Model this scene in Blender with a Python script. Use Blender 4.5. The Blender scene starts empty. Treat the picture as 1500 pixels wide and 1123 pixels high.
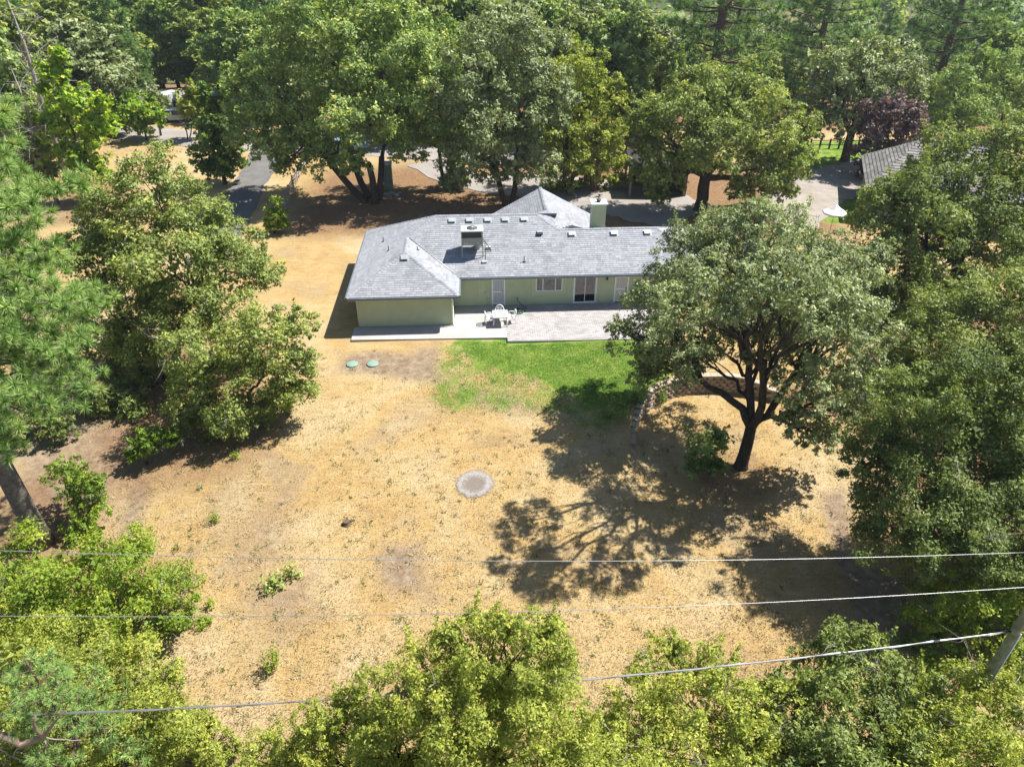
import bpy, bmesh, math, random
import numpy as np
from mathutils import Vector, Matrix

# ------------------------------------------------------------------ camera, sky, sun, exposure
SC = bpy.context.scene
COL = SC.collection
F_PX, PITCH, CAM_H = 1040.0, math.radians(34.0), 23.0     # focal length in photo pixels (1500 wide), tilt, height over the patio
cam_data = bpy.data.cameras.new("camera")
cam_data.sensor_width = 36.0
cam_data.lens = 36.0 * F_PX / 1500.0
cam_data.clip_start = 0.1
cam_data.clip_end = 4000.0
cam = bpy.data.objects.new("camera", cam_data)
COL.objects.link(cam)
cam.location = (0, 0, CAM_H)
cam.rotation_euler = (math.pi / 2 - PITCH, 0, 0)
SC.camera = cam

SUN_DIR = Vector((1.50, 0.58, 2.40)).normalized()         # towards the sun
world = bpy.data.worlds.new("World")
SC.world = world
world.use_nodes = True
wn = world.node_tree
wn.nodes.clear()
w_out = wn.nodes.new("ShaderNodeOutputWorld")
w_bg = wn.nodes.new("ShaderNodeBackground")
w_sky = wn.nodes.new("ShaderNodeTexSky")
w_sky.sky_type = 'NISHITA'
w_sky.sun_disc = False
w_sky.sun_elevation = math.asin(SUN_DIR.z)
w_sky.sun_rotation = math.atan2(SUN_DIR.x, SUN_DIR.y)
w_sky.altitude = 700
w_bg.inputs["Strength"].default_value = 0.075
wn.links.new(w_sky.outputs[0], w_bg.inputs[0])
wn.links.new(w_bg.outputs[0], w_out.inputs[0])

sun_data = bpy.data.lights.new("sun", 'SUN')
sun_data.energy = 5.0
sun_data.angle = math.radians(0.53)
sun_data.color = (1.0, 0.955, 0.88)
sun = bpy.data.objects.new("sun", sun_data)
COL.objects.link(sun)
sun.rotation_euler = SUN_DIR.to_track_quat('Z', 'Y').to_euler()
sun.location = (60, 30, 90)

SC.view_settings.view_transform = 'Standard'
SC.view_settings.look = 'None'
SC.view_settings.exposure = 1.27
SC.view_settings.gamma = 1.0
SC.view_settings.use_curve_mapping = False
SC.render.engine = 'CYCLES'
SC.cycles.max_bounces = 6
SC.cycles.diffuse_bounces = 3
SC.cycles.glossy_bounces = 2
SC.cycles.transmission_bounces = 4
SC.cycles.transparent_max_bounces = 8
SC.cycles.volume_bounces = 0
SC.cycles.caustics_reflective = False
SC.cycles.caustics_refractive = False

random.seed(7)
RNG = np.random.default_rng(11)

# ------------------------------------------------------------------ photo pixels to places
CP, SP = math.cos(PITCH), math.sin(PITCH)

def ray(px, py):
    dx, dy = (px - 750.0) / F_PX, -(py - 561.5) / F_PX
    return np.array([dx, CP + dy * SP, -SP + dy * CP])

def at_z(px, py, z=0.0):
    d = ray(px, py)
    return np.array([0, 0, CAM_H]) + d * ((z - CAM_H) / d[2])

def at_y(px, py, y):
    d = ray(px, py)
    return np.array([0, 0, CAM_H]) + d * (y / d[1])

def depth_of(p):
    return CP * p[1] - SP * (p[2] - CAM_H)

# ------------------------------------------------------------------ terrain
def sstep(a, b, x):
    t = np.clip((x - a) / (b - a), 0, 1)
    return t * t * (3 - 2 * t)

# foot line of the retaining wall (x, y, softness of the bank behind it)
WALL_LINE = np.array([(6.55, 29.9), (6.75, 31.2), (7.35, 32.5), (8.3, 33.6), (9.6, 34.4), (11.1, 34.8),
                      (12.7, 34.85), (14.2, 34.5), (15.6, 33.8)])
BANK = np.vstack([[(3.0, 6.0), (4.6, 20.0), (6.2, 27.0)], WALL_LINE, [(18.5, 33.0), (30.0, 34.0), (80, 36.0)]])
BANK_SOFT = np.array([6, 6, 3] + [0.3] * len(WALL_LINE) + [3, 7, 9], float)

def bank_mask(x, y):
    """1 on the lower ground in front of the wall, 0 on the upper lawn."""
    x = np.asarray(x, float); y = np.asarray(y, float)
    best = np.full(x.shape, 1e9); side = np.zeros(x.shape); soft = np.ones(x.shape)
    for i in range(len(BANK) - 1):
        a, b = BANK[i], BANK[i + 1]
        d = b - a
        t = np.clip(((x - a[0]) * d[0] + (y - a[1]) * d[1]) / (d @ d), 0, 1)
        qx, qy = a[0] + d[0] * t, a[1] + d[1] * t
        dist = np.hypot(x - qx, y - qy)
        s = d[0] * (y - qy) - d[1] * (x - qx)           # > 0: to the left of the line, the upper side
        m = dist < best
        best = np.where(m, dist, best)
        side = np.where(m, np.where(s > 0, 1.0, -1.0), side)
        soft = np.where(m, BANK_SOFT[i] * (1 - t) + BANK_SOFT[i + 1] * t, soft)
    sd = best * side
    lo = np.where(soft > 1, -soft * 0.5, 0.04)
    hi = np.where(soft > 1, soft * 0.5, 0.04 + soft)
    t = np.clip((sd - lo) / (hi - lo), 0, 1)
    return 1 - t * t * (3 - 2 * t)

def terrain(x, y):
    x = np.asarray(x, float); y = np.asarray(y, float)
    zu = -0.12 - 0.055 * np.clip(37 - y, 0, 60) - 0.02 * np.clip(-x - 14, 0, 30)
    zl = -1.15 - 0.02 * np.clip(34.7 - y, 0, 60)
    m = bank_mask(x, y)
    z = zu * (1 - m) + np.minimum(zu, zl) * m
    z = z + 0.05 * np.sin(x * 0.55 + 1.3 * np.sin(y * 0.21)) * np.sin(y * 0.43 + 0.7) * sstep(2, 5, np.abs(y - 43))
    # valley behind the neighbours, then the far hills
    r = np.hypot(x * 0.8, y)
    z = z - 13 * sstep(105, 200, r + 0.15 * x) + 62 * sstep(215, 620, r)
    z = z + sstep(150, 260, r) * (7 * np.sin(x * 0.021 + 1.1) * np.sin(y * 0.017) + 3 * np.sin(x * 0.05 + y * 0.043))
    z = z + 14 * sstep(45, 150, -x - 20) * sstep(60, 130, y)
    return z

def tz(x, y):
    return float(terrain(np.array([x]), np.array([y]))[0])

def on_ground(px, py):
    """The terrain point under a photo pixel."""
    d = ray(px, py)
    t = np.linspace(5, 400, 8000)
    p = np.array([0, 0, CAM_H])[None] + t[:, None] * d[None]
    hit = np.argmax(p[:, 2] < terrain(p[:, 0], p[:, 1]))
    return p[hit]

# ------------------------------------------------------------------ helpers: materials
MATS = {}

def node_mat(name):
    m = bpy.data.materials.new(name)
    m.use_nodes = True
    nt = m.node_tree
    nt.nodes.clear()
    out = nt.nodes.new("ShaderNodeOutputMaterial")
    MATS[name] = m
    return m, nt, out

class NT:
    def __init__(self, nt): self.nt = nt
    def n(self, kind, **kw):
        nd = self.nt.nodes.new("ShaderNode" + kind)
        for k, v in kw.items(): setattr(nd, k, v)
        return nd
    def l(self, a, b): self.nt.links.new(a, b)
    def coord(self, scale=(1, 1, 1), rot=(0, 0, 0)):
        t = self.n("TexCoord"); mp = self.n("Mapping")
        mp.inputs["Scale"].default_value = scale; mp.inputs["Rotation"].default_value = rot
        self.l(t.outputs["Object"], mp.inputs[0]); return mp.outputs[0]
    def noise(self, vec, scale, detail=4, rough=0.55, dist=0.0):
        nd = self.n("TexNoise"); nd.inputs["Scale"].default_value = scale
        nd.inputs["Detail"].default_value = detail; nd.inputs["Roughness"].default_value = rough
        nd.inputs["Distortion"].default_value = dist
        self.l(vec, nd.inputs["Vector"]); return nd.outputs["Fac"]
    def ramp(self, fac, stops, interp='LINEAR'):
        r = self.n("ValToRGB"); cr = r.color_ramp; cr.interpolation = interp
        while len(cr.elements) < len(stops): cr.elements.new(0.5)
        for e, (p, c) in zip(cr.elements, stops):
            e.position = p; e.color = (c[0], c[1], c[2], 1) if isinstance(c, tuple) else (c, c, c, 1)
        self.l(fac, r.inputs[0]); return r.outputs[0]
    def mix(self, fac, a, b, blend='MIX'):
        m = self.n("Mix", data_type='RGBA', blend_type=blend)
        for s, v in ((m.inputs[0], fac), (m.inputs[6], a), (m.inputs[7], b)):
            if isinstance(v, (int, float)): s.default_value = v
            elif isinstance(v, tuple): s.default_value = (v[0], v[1], v[2], 1)
            else: self.l(v, s)
        return m.outputs[2]
    def math(self, op, a, b=0.0):
        m = self.n("Math", operation=op)
        for s, v in ((m.inputs[0], a), (m.inputs[1], b)):
            if isinstance(v, (int, float)): s.default_value = v
            else: self.l(v, s)
        return m.outputs[0]
    def attr(self, name):
        a = self.n("Attribute"); a.attribute_name = name; return a.outputs["Fac"]
    def bump(self, h, strength, dist):
        b = self.n("Bump"); b.inputs["Strength"].default_value = strength; b.inputs["Distance"].default_value = dist
        self.l(h, b.inputs["Height"]); return b.outputs[0]

def plain(name, col, rough=0.6, var=0.12, scale=3.0, metal=0.0, bump=0.0, bscale=30.0, spec=0.35, dirt=None):
    """Principled surface with mottled colour and fine relief."""
    m, nt, out = node_mat(name); k = NT(nt)
    v = k.coord()
    f = k.noise(v, scale, 6, 0.6)
    lo = tuple(c * (1 - var) for c in col); hi = tuple(min(1, c * (1 + var)) for c in col)
    c = k.ramp(f, [(0.3, lo), (0.7, hi)])
    if dirt:
        d = k.ramp(k.noise(v, scale * 0.45, 5, 0.65), [(0.5, 0.0), (0.72, 1.0)])
        c = k.mix(k.math('MULTIPLY', d, 0.5), c, dirt)
    p = k.n("BsdfPrincipled")
    k.l(c, p.inputs["Base Color"])
    p.inputs["Roughness"].default_value = rough; p.inputs["Metallic"].default_value = metal
    p.inputs["Specular IOR Level"].default_value = spec
    if bump: k.l(k.bump(k.noise(v, bscale, 4), 0.6, bump), p.inputs["Normal"])
    k.l(p.outputs[0], out.inputs[0])
    return m

def tinted(name, stops, rough=0.8, scale=8.0, amount=0.25, attr="tint", bump=0.0, bscale=60):
    """Colour taken per piece from its tint, plus fine noise."""
    m, nt, out = node_mat(name); k = NT(nt)
    v = k.coord()
    c = k.ramp(k.attr(attr), stops)
    f = k.ramp(k.noise(v, scale, 5, 0.65), [(0.3, 1 - amount), (0.7, 1 + 0 * amount)])
    c = k.mix(1.0, c, f, 'MULTIPLY')
    wear = k.ramp(k.noise(v, 0.55, 6, 0.7, 0.8), [(0.32, 0.80), (0.5, 1.0), (0.68, 1.06)])   # weathering over larger areas
    c = k.mix(1.0, c, wear, 'MULTIPLY')
    p = k.n("BsdfPrincipled")
    k.l(c, p.inputs["Base Color"])
    p.inputs["Roughness"].default_value = rough; p.inputs["Specular IOR Level"].default_value = 0.25
    if bump: k.l(k.bump(k.noise(v, bscale, 3), 0.7, bump), p.inputs["Normal"])
    k.l(p.outputs[0], out.inputs[0])
    return m

def leafy(name, stops, transl=0.35, gloss=0.06, grough=0.45, tcol=1.25):
    m, nt, out = node_mat(name); k = NT(nt)
    c = k.ramp(k.attr("tint"), stops)
    d = k.n("BsdfDiffuse"); k.l(c, d.inputs[0])
    t = k.n("BsdfTranslucent")
    k.l(k.mix(1.0, c, (tcol * 1.05, tcol * 1.1, tcol * 0.55), 'MULTIPLY'), t.inputs[0])
    s1 = k.n("MixShader"); s1.inputs[0].default_value = transl
    k.l(d.outputs[0], s1.inputs[1]); k.l(t.outputs[0], s1.inputs[2])
    g = k.n("BsdfGlossy"); g.inputs["Roughness"].default_value = grough
    g.inputs["Color"].default_value = (0.8, 0.85, 0.8, 1)
    s2 = k.n("MixShader"); s2.inputs[0].default_value = gloss
    k.l(s1.outputs[0], s2.inputs[1]); k.l(g.outputs[0], s2.inputs[2])
    k.l(s2.outputs[0], out.inputs[0])
    return m

plain("bark_dark", (0.056, 0.045, 0.037), 0.95, 0.45, 6, bump=0.05, bscale=14, spec=0.1)
plain("bark_grey", (0.133, 0.116, 0.100), 0.95, 0.35, 7, bump=0.04, bscale=16, spec=0.1)
plain("bark_pine", (0.113, 0.080, 0.060), 0.95, 0.5, 5, bump=0.06, bscale=9, spec=0.1)
plain("dead_wood", (0.239, 0.219, 0.199), 0.9, 0.25, 8, spec=0.1)
plain("madrone_bark", (0.164, 0.125, 0.090), 0.6, 0.25, 5, spec=0.3)
plain("concrete", (0.328, 0.311, 0.299), 0.9, 0.10, 1.2, bump=0.01, bscale=60, dirt=(0.249, 0.232, 0.215))
plain("asphalt", (0.113, 0.110, 0.106), 0.95, 0.2, 0.8, bump=0.01, bscale=80, dirt=(0.159, 0.133, 0.106))
plain("road_grey", (0.226, 0.206, 0.189), 0.95, 0.15, 0.5, bump=0.01, bscale=80, dirt=(0.199, 0.166, 0.126))
plain("gravel_drive", (0.239, 0.212, 0.186), 0.95, 0.18, 0.9, bump=0.02, bscale=40, dirt=(0.173, 0.139, 0.106))
plain("siding_green", (0.443, 0.476, 0.307), 0.7, 0.06, 1.5, dirt=(0.398, 0.431, 0.295))
plain("trim_white", (0.774, 0.774, 0.753), 0.55, 0.05, 2)
plain("trim_cream", (0.458, 0.476, 0.312), 0.6, 0.05, 2)
plain("gutter_grey", (0.106, 0.126, 0.153), 0.5, 0.1, 3, metal=0.0)
plain("vent_metal", (0.299, 0.319, 0.332), 0.45, 0.12, 4, metal=0.3)
plain("vent_dark", (0.040, 0.046, 0.053), 0.6, 0.2, 5)
plain("unit_beige", (0.279, 0.279, 0.239), 0.5, 0.06, 2, dirt=(0.212, 0.206, 0.173))
plain("unit_white", (0.438, 0.438, 0.412), 0.5, 0.06, 2)
plain("black_metal", (0.020, 0.020, 0.022), 0.5, 0.2, 5)
plain("plastic_white", (0.673, 0.673, 0.673), 0.4, 0.03, 3)
plain("curtain", (0.158, 0.125, 0.102), 0.9, 0.12, 6)
plain("blind_grey", (0.305, 0.299, 0.286), 0.8, 0.08, 5)
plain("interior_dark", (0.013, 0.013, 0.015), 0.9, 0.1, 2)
plain("hose_green", (0.020, 0.066, 0.040), 0.5, 0.15, 8)
plain("lid_green", (0.159, 0.250, 0.203), 0.6, 0.10, 4, bump=0.004, bscale=25)
plain("pole_wood", (0.207, 0.211, 0.124), 0.9, 0.4, 5, bump=0.02, bscale=18)
plain("wire_metal", (0.309, 0.309, 0.309), 0.35, 0.05, 3, metal=0.6)
plain("old_wood", (0.270, 0.236, 0.214), 0.9, 0.25, 4, bump=0.01, bscale=25)
plain("brown_post", (0.146, 0.066, 0.033), 0.8, 0.2, 4)
plain("barn_wood", (0.022, 0.020, 0.020), 0.9, 0.25, 3)
plain("shed_green", (0.159, 0.219, 0.159), 0.7, 0.1, 3)
plain("rock_grey", (0.266, 0.252, 0.239), 0.9, 0.2, 5, bump=0.02, bscale=15)
plain("umbrella_cloth", (0.544, 0.551, 0.558), 0.7, 0.03, 2)
plain("car_white", (0.478, 0.485, 0.498), 0.25, 0.02, 2, spec=0.5)
plain("car_blue", (0.133, 0.239, 0.345), 0.25, 0.03, 2, spec=0.5)
plain("rubber", (0.017, 0.017, 0.018), 0.8, 0.1, 5)
plain("dark_glass", (0.013, 0.020, 0.027), 0.08, 0.1, 2, spec=0.6)
plain("tin_roof", (0.226, 0.279, 0.345), 0.5, 0.1, 2, metal=0.2)
plain("stump_wood", (0.106, 0.073, 0.046), 0.9, 0.3, 8)
plain("ash", (0.266, 0.246, 0.232), 0.95, 0.25, 3.0, bump=0.01, bscale=40)
tinted("roof_shingle", [(0.0, (0.202, 0.212, 0.235)), (0.5, (0.255, 0.265, 0.290)), (1.0, (0.319, 0.324, 0.344))], 0.9, 14, 0.18, bump=0.004)
tinted("neighbour_shingle", [(0.0, (0.153, 0.146, 0.138)), (1.0, (0.269, 0.257, 0.242))], 0.9, 10, 0.25)
tinted("paver", [(0.0, (0.261, 0.244, 0.239)), (0.5, (0.326, 0.310, 0.305)), (1.0, (0.372, 0.356, 0.354))], 0.9, 20, 0.15, bump=0.003)
tinted("wall_block", [(0.0, (0.269, 0.203, 0.147)), (0.5, (0.359, 0.282, 0.216)), (1.0, (0.448, 0.371, 0.294))], 0.95, 10, 0.3, attr="tint", bump=0.012, bscale=25)
tinted("dry_blade", [(0.0, (0.19, 0.12, 0.05)), (0.45, (0.32, 0.22, 0.10)), (0.8, (0.41, 0.31, 0.165)), (0.93, (0.45, 0.37, 0.23)), (1.0, (0.14, 0.14, 0.055))], 0.9, 3, 0.1)
tinted("lawn_blade", [(0.0, (0.035, 0.095, 0.008)), (0.4, (0.075, 0.165, 0.012)), (0.7, (0.135, 0.225, 0.022)), (0.88, (0.23, 0.27, 0.06)), (1.0, (0.33, 0.28, 0.12))], 0.7, 3, 0.1)

leafy("leaf_oak", [(0.0, (0.093, 0.122, 0.029)), (0.45, (0.188, 0.243, 0.054)), (0.8, (0.330, 0.370, 0.083)), (1.0, (0.506, 0.488, 0.128))], 0.33, 0.028, 0.6)
leafy("leaf_oak_grey", [(0.0, (0.094, 0.119, 0.046)), (0.45, (0.194, 0.238, 0.091)), (0.8, (0.306, 0.346, 0.144)), (1.0, (0.458, 0.481, 0.227))], 0.28, 0.040, 0.6)
leafy("leaf_oak_deep", [(0.0, (0.085, 0.134, 0.040)), (0.5, (0.182, 0.268, 0.068)), (0.85, (0.346, 0.408, 0.098)), (1.0, (0.573, 0.548, 0.141))], 0.33, 0.028, 0.6)
leafy("leaf_olive", [(0.0, (0.125, 0.154, 0.020)), (0.45, (0.252, 0.299, 0.043)), (0.8, (0.396, 0.418, 0.063)), (1.0, (0.575, 0.526, 0.107))], 0.38, 0.024, 0.6)
leafy("leaf_lime", [(0.0, (0.085, 0.156, 0.011)), (0.45, (0.185, 0.305, 0.020)), (0.8, (0.327, 0.440, 0.028)), (1.0, (0.511, 0.511, 0.057))], 0.40, 0.020, 0.6)
leafy("leaf_bright", [(0.0, (0.070, 0.125, 0.011)), (0.45, (0.158, 0.243, 0.020)), (0.8, (0.268, 0.338, 0.028)), (1.0, (0.442, 0.427, 0.054))], 0.40, 0.024, 0.6)
leafy("leaf_cedar", [(0.0, (0.048, 0.096, 0.018)), (0.5, (0.102, 0.181, 0.028)), (1.0, (0.271, 0.309, 0.039))], 0.25, 0.020, 0.6)
leafy("leaf_purple", [(0.0, (0.062, 0.036, 0.043)), (0.5, (0.139, 0.078, 0.089)), (0.85, (0.254, 0.166, 0.166)), (1.0, (0.408, 0.331, 0.274))], 0.25, 0.040, 0.6)
leafy("needle_pine", [(0.0, (0.107, 0.193, 0.051)), (0.5, (0.225, 0.351, 0.092)), (0.9, (0.401, 0.497, 0.153)), (1.0, (0.331, 0.300, 0.132))], 0.25, 0.032, 0.6)
leafy("needle_far", [(0.0, (0.073, 0.138, 0.050)), (0.5, (0.155, 0.254, 0.082)), (1.0, (0.309, 0.375, 0.116))], 0.25, 0.016, 0.6)
leafy("leaf_weed", [(0.0, (0.142, 0.213, 0.043)), (0.6, (0.284, 0.369, 0.085)), (1.0, (0.511, 0.568, 0.199))], 0.35, 0.020, 0.6)

leafy("leaf_oak_green", [(0.0, (0.061, 0.090, 0.018)), (0.45, (0.138, 0.185, 0.035)), (0.8, (0.237, 0.281, 0.055)), (1.0, (0.352, 0.350, 0.090))], 0.32, 0.03, 0.6)
tinted("weed_blade", [(0.0, (0.06, 0.075, 0.02)), (0.5, (0.11, 0.13, 0.035)), (1.0, (0.20, 0.19, 0.07))], 0.8, 3, 0.1)

# ------------------------------------------------------------------ helpers: meshes and objects
def link(o, parent=None):
    COL.objects.link(o)
    if parent is not None: o.parent = parent
    return o

def tag(o, label, cat=None, group=None, kind=None):
    if label: o["label"] = label
    if cat: o["category"] = cat
    if group: o["group"] = group
    if kind: o["kind"] = kind
    return o

def empty(name, loc, label, cat, group=None, rz=0.0):
    o = bpy.data.objects.new(name, None)
    o.empty_display_size = 0.3
    o.location = [float(c) for c in loc]; o.rotation_euler = (0, 0, rz)
    link(o)
    return tag(o, label, cat, group)

def np_mesh(name, verts, faces, mat, tint=None, smooth=False):
    """verts (N,3), faces (M,k) with one k; tint per face."""
    verts = np.asarray(verts, np.float32); faces = np.asarray(faces, np.int32)
    me = bpy.data.meshes.new(name)
    k = faces.shape[1]
    me.vertices.add(len(verts)); me.vertices.foreach_set("co", verts.ravel())
    me.loops.add(faces.size); me.loops.foreach_set("vertex_index", faces.ravel())
    me.polygons.add(len(faces))
    me.polygons.foreach_set("loop_start", np.arange(len(faces), dtype=np.int32) * k)
    me.polygons.foreach_set("loop_total", np.full(len(faces), k, np.int32))
    if smooth: me.polygons.foreach_set("use_smooth", np.ones(len(faces), bool))
    if tint is not None:
        a = me.attributes.new("tint", 'FLOAT', 'FACE')
        a.data.foreach_set("value", np.asarray(tint, np.float32))
    me.materials.append(MATS[mat])
    me.update(calc_edges=True)
    return me

def obj_from(name, me, parent=None):
    return link(bpy.data.objects.new(name, me), parent)

class MB:
    """Collects shapes; build() links them as one mesh object."""
    def __init__(self): self.v = []; self.f = []; self.t = []; self.sm = []
    def add(self, vs, fs, tint=0.5, smooth=False):
        o = len(self.v); self.v += [tuple(map(float, p)) for p in vs]
        self.f += [tuple(i + o for i in f) for f in fs]; self.t += [tint] * len(fs); self.sm += [smooth] * len(fs)
        return self
    def box(self, x0, x1, y0, y1, z0, z1, tint=0.5):
        return self.add([(x0, y0, z0), (x1, y0, z0), (x1, y1, z0), (x0, y1, z0), (x0, y0, z1), (x1, y0, z1), (x1, y1, z1), (x0, y1, z1)],
                        [(0, 3, 2, 1), (4, 5, 6, 7), (0, 1, 5, 4), (1, 2, 6, 5), (2, 3, 7, 6), (3, 0, 4, 7)], tint)
    def rbox(self, x0, x1, y0, y1, z0, z1, b=0.02, tint=0.5):
        """box with chamfered upright edges and top"""
        def ring(i, z): return [(x0 + i, y0 + b, z), (x0 + b, y0 + i, z), (x1 - b, y0 + i, z), (x1 - i, y0 + b, z),
                                (x1 - i, y1 - b, z), (x1 - b, y1 - i, z), (x0 + b, y1 - i, z), (x0 + i, y1 - b, z)]
        vs = ring(0, z0) + ring(0, z1 - b) + ring(b * 0.9, z1)
        fs = [tuple(range(7, -1, -1)), tuple(range(16, 24))]
        for r in (0, 8):
            for i in range(8): fs.append((r + i, r + (i + 1) % 8, r + 8 + (i + 1) % 8, r + 8 + i))
        return self.add(vs, fs, tint)
    def tube(self, pts, rad, sides=8, cap=True, smooth=True, tint=0.5):
        pts = [Vector(p) for p in pts]
        rad = rad if isinstance(rad, (list, tuple)) else [rad] * len(pts)
        vs = []; fs = []; ref = None
        for i, p in enumerate(pts):
            d = (pts[min(i + 1, len(pts) - 1)] - pts[max(i - 1, 0)])
            d = d.normalized() if d.length > 1e-9 else Vector((0, 0, 1))
            if ref is None: ref = Vector((1, 0, 0)) if abs(d.x) < 0.9 else Vector((0, 1, 0))
            a = (ref - d * ref.dot(d)); a = a.normalized() if a.length > 1e-6 else d.orthogonal().normalized()
            ref = a; b = d.cross(a)
            for j in range(sides):
                t = 2 * math.pi * j / sides
                vs.append(p + (a * math.cos(t) + b * math.sin(t)) * rad[i])
        for i in range(len(pts) - 1):
            for j in range(sides):
                k = (j + 1) % sides
                fs.append((i * sides + j, i * sides + k, (i + 1) * sides + k, (i + 1) * sides + j))
        if cap:
            fs.append(tuple(range(sides - 1, -1, -1))); n = (len(pts) - 1) * sides
            fs.append(tuple(n + j for j in range(sides)))
        return self.add(vs, fs, tint, smooth)
    def lathe(self, prof, c=(0, 0, 0), sides=24, smooth=True):
        pts = [(0, 0, 0)] * 0
        vs = [(c[0] + r * math.cos(2 * math.pi * j / sides), c[1] + r * math.sin(2 * math.pi * j / sides), c[2] + z) for r, z in prof for j in range(sides)]
        fs = [(i * sides + j, i * sides + (j + 1) % sides, (i + 1) * sides + (j + 1) % sides, (i + 1) * sides + j) for i in range(len(prof) - 1) for j in range(sides)]
        fs.append(tuple((len(prof) - 1) * sides + j for j in range(sides))); fs.append(tuple(range(sides - 1, -1, -1)))
        return self.add(vs, fs, 0.5, smooth)
    def xform(self, m):
        self.v = [tuple(m @ Vector(p)) for p in self.v]; return self
    def build(self, name, mat, parent=None, loc=None, rz=0.0):
        me = bpy.data.meshes.new(name)
        me.from_pydata(self.v, [], self.f)
        me.polygons.foreach_set("use_smooth", np.array(self.sm, bool))
        a = me.attributes.new("tint", 'FLOAT', 'FACE'); a.data.foreach_set("value", np.array(self.t, np.float32))
        me.materials.append(MATS[mat]); me.update()
        o = obj_from(name, me, parent)
        if loc is not None: o.location = [float(c) for c in loc]
        o.rotation_euler.z = rz
        return o

def poly_sdf(poly, x, y):
    """Signed distance to a polygon, negative inside."""
    poly = np.asarray(poly, float); d = np.full(x.shape, 1e9); ins = np.zeros(x.shape, bool)
    for i in range(len(poly)):
        a, b = poly[i], poly[(i + 1) % len(poly)]; e = b - a
        t = np.clip(((x - a[0]) * e[0] + (y - a[1]) * e[1]) / (e @ e), 0, 1)
        d = np.minimum(d, np.hypot(x - a[0] - e[0] * t, y - a[1] - e[1] * t))
        c = (a[1] > y) != (b[1] > y)
        xi = a[0] + (y - a[1]) * e[0] / (e[1] if abs(e[1]) > 1e-12 else 1e-12)
        ins ^= c & (x < xi)
    return np.where(ins, -d, d)

# ------------------------------------------------------------------ the ground
def axis(dense, lo, hi, grow=1.12):
    """Grid lines: dense segments [(a, b, step)...], growing steps outside."""
    xs = []
    for a, b, s in dense: xs += list(np.arange(a, b, s))
    xs.append(dense[-1][1]); s = dense[-1][2]
    while xs[-1] < hi: s *= grow; xs.append(xs[-1] + s)
    s = dense[0][2]
    while xs[0] > lo: s *= grow; xs.insert(0, xs[0] - s)
    return np.array(xs)

GX = axis([(-30, 3, 0.5), (3, 17, 0.22), (17, 30, 0.6)], -700, 700)
GY = axis([(8, 28, 0.5), (28, 37, 0.22), (37, 70, 0.6)], -30, 1100, 1.10)

LAWN_POLY = [at_z(*p)[:2] for p in [(662, 496, -.12), (960, 494, -.12), (985, 545, -.15), (945, 580, -.3), (905, 602, -.3), (850, 585, -.3), (800, 562, -.3), (745, 548, -.3), (690, 526, -.2)]]
THIN_POLY = [at_z(*p)[:2] for p in [(644, 500, -.15), (900, 545, -.3), (940, 610, -.4), (880, 650, -.5), (800, 615, -.5), (700, 612, -.5), (632, 610, -.4), (612, 575, -.3)]]
DIRT_POLYS = [([(495, 545), (505, 520), (560, 515), (600, 520), (640, 505), (645, 560), (590, 555), (545, 548)], 0.9, 0.85),
              ([(640, 545), (690, 560), (760, 575), (800, 600), (760, 615), (660, 590)], 1.0, 0.45),
              ([(190, 690), (225, 700), (200, 790), (170, 790)], 0.6, 0.8),
              ([(548, 800), (610, 800), (640, 880), (560, 860)], 1.0, 0.8),
              ([(400, 660), (450, 690), (420, 830), (350, 850), (330, 800), (385, 740)], 1.5, 0.55),
              ([(1205, 730), (1235, 715), (1250, 800), (1330, 860), (1340, 930), (1260, 920), (1225, 820)], 0.7, 1.0),
              ([(20, 560), (180, 600), (320, 660), (200, 700), (150, 760), (0, 800)], 2.0, 0.7),
              ([(340, 850), (470, 830), (470, 930), (380, 950)], 1.5, 0.55)]
far_lawns = [[at_z(*p)[:2] for p in [(1150, 210, -.12), (1330, 208, -.12), (1330, 247, -.12), (1150, 252, -.12)]],
             [at_z(*p)[:2] for p in [(1205, 285, -.12), (1280, 280, -.12), (1280, 330, -.12), (1195, 325, -.12)]]]

def lawn_value(x, y):
    full = 1 - sstep(-1.2, 1.4, poly_sdf(LAWN_POLY, x, y))
    thin = 0.52 * (1 - sstep(-1.4, 1.0, poly_sdf(THIN_POLY, x, y)))
    v = np.maximum(full, thin)
    for p in far_lawns: v = np.maximum(v, 1 - sstep(-0.6, 0.6, poly_sdf(p, x, y)))
    return v

def dirt_value(x, y):
    v = np.zeros(x.shape)
    for pts, soft, amt in DIRT_POLYS:
        P = [on_ground(*p)[:2] for p in pts]
        v = np.maximum(v, amt * (1 - sstep(-soft, soft, poly_sdf(P, x, y))))
    return v

def litter_value(x, y):
    """Fallen leaves under the oaks."""
    v = 0.8 * sstep(53, 59, y) * (1 - sstep(72, 80, y)) * sstep(-24, -17, x) * (1 - sstep(26, 32, x))
    v = np.maximum(v, 0.95 * sstep(88, 100, y + 0.10 * x) * (1 - sstep(230, 300, y)))
    for cx, cy, r, amt in ((-17.5, 30.5, 7, 0.6), (11.5, 27.5, 3.0, 0.55), (24, 24, 9, 0.8), (-23, 23, 6, 0.6), (30, 40, 10, 0.8), (-20, 36, 6, 0.8), (-42, 66, 9, 0.6)):
        v = np.maximum(v, amt * (1 - sstep(r * 0.5, r, np.hypot(x - cx, y - cy))))
    return v

gx, gy = np.meshgrid(GX, GY)
gz = terrain(gx, gy)
nv = gx.size; W_ = len(GX)
idx = np.arange(nv).reshape(gx.shape)
gf = np.stack([idx[:-1, :-1], idx[:-1, 1:], idx[1:, 1:], idx[1:, :-1]], -1).reshape(-1, 4)

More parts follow.
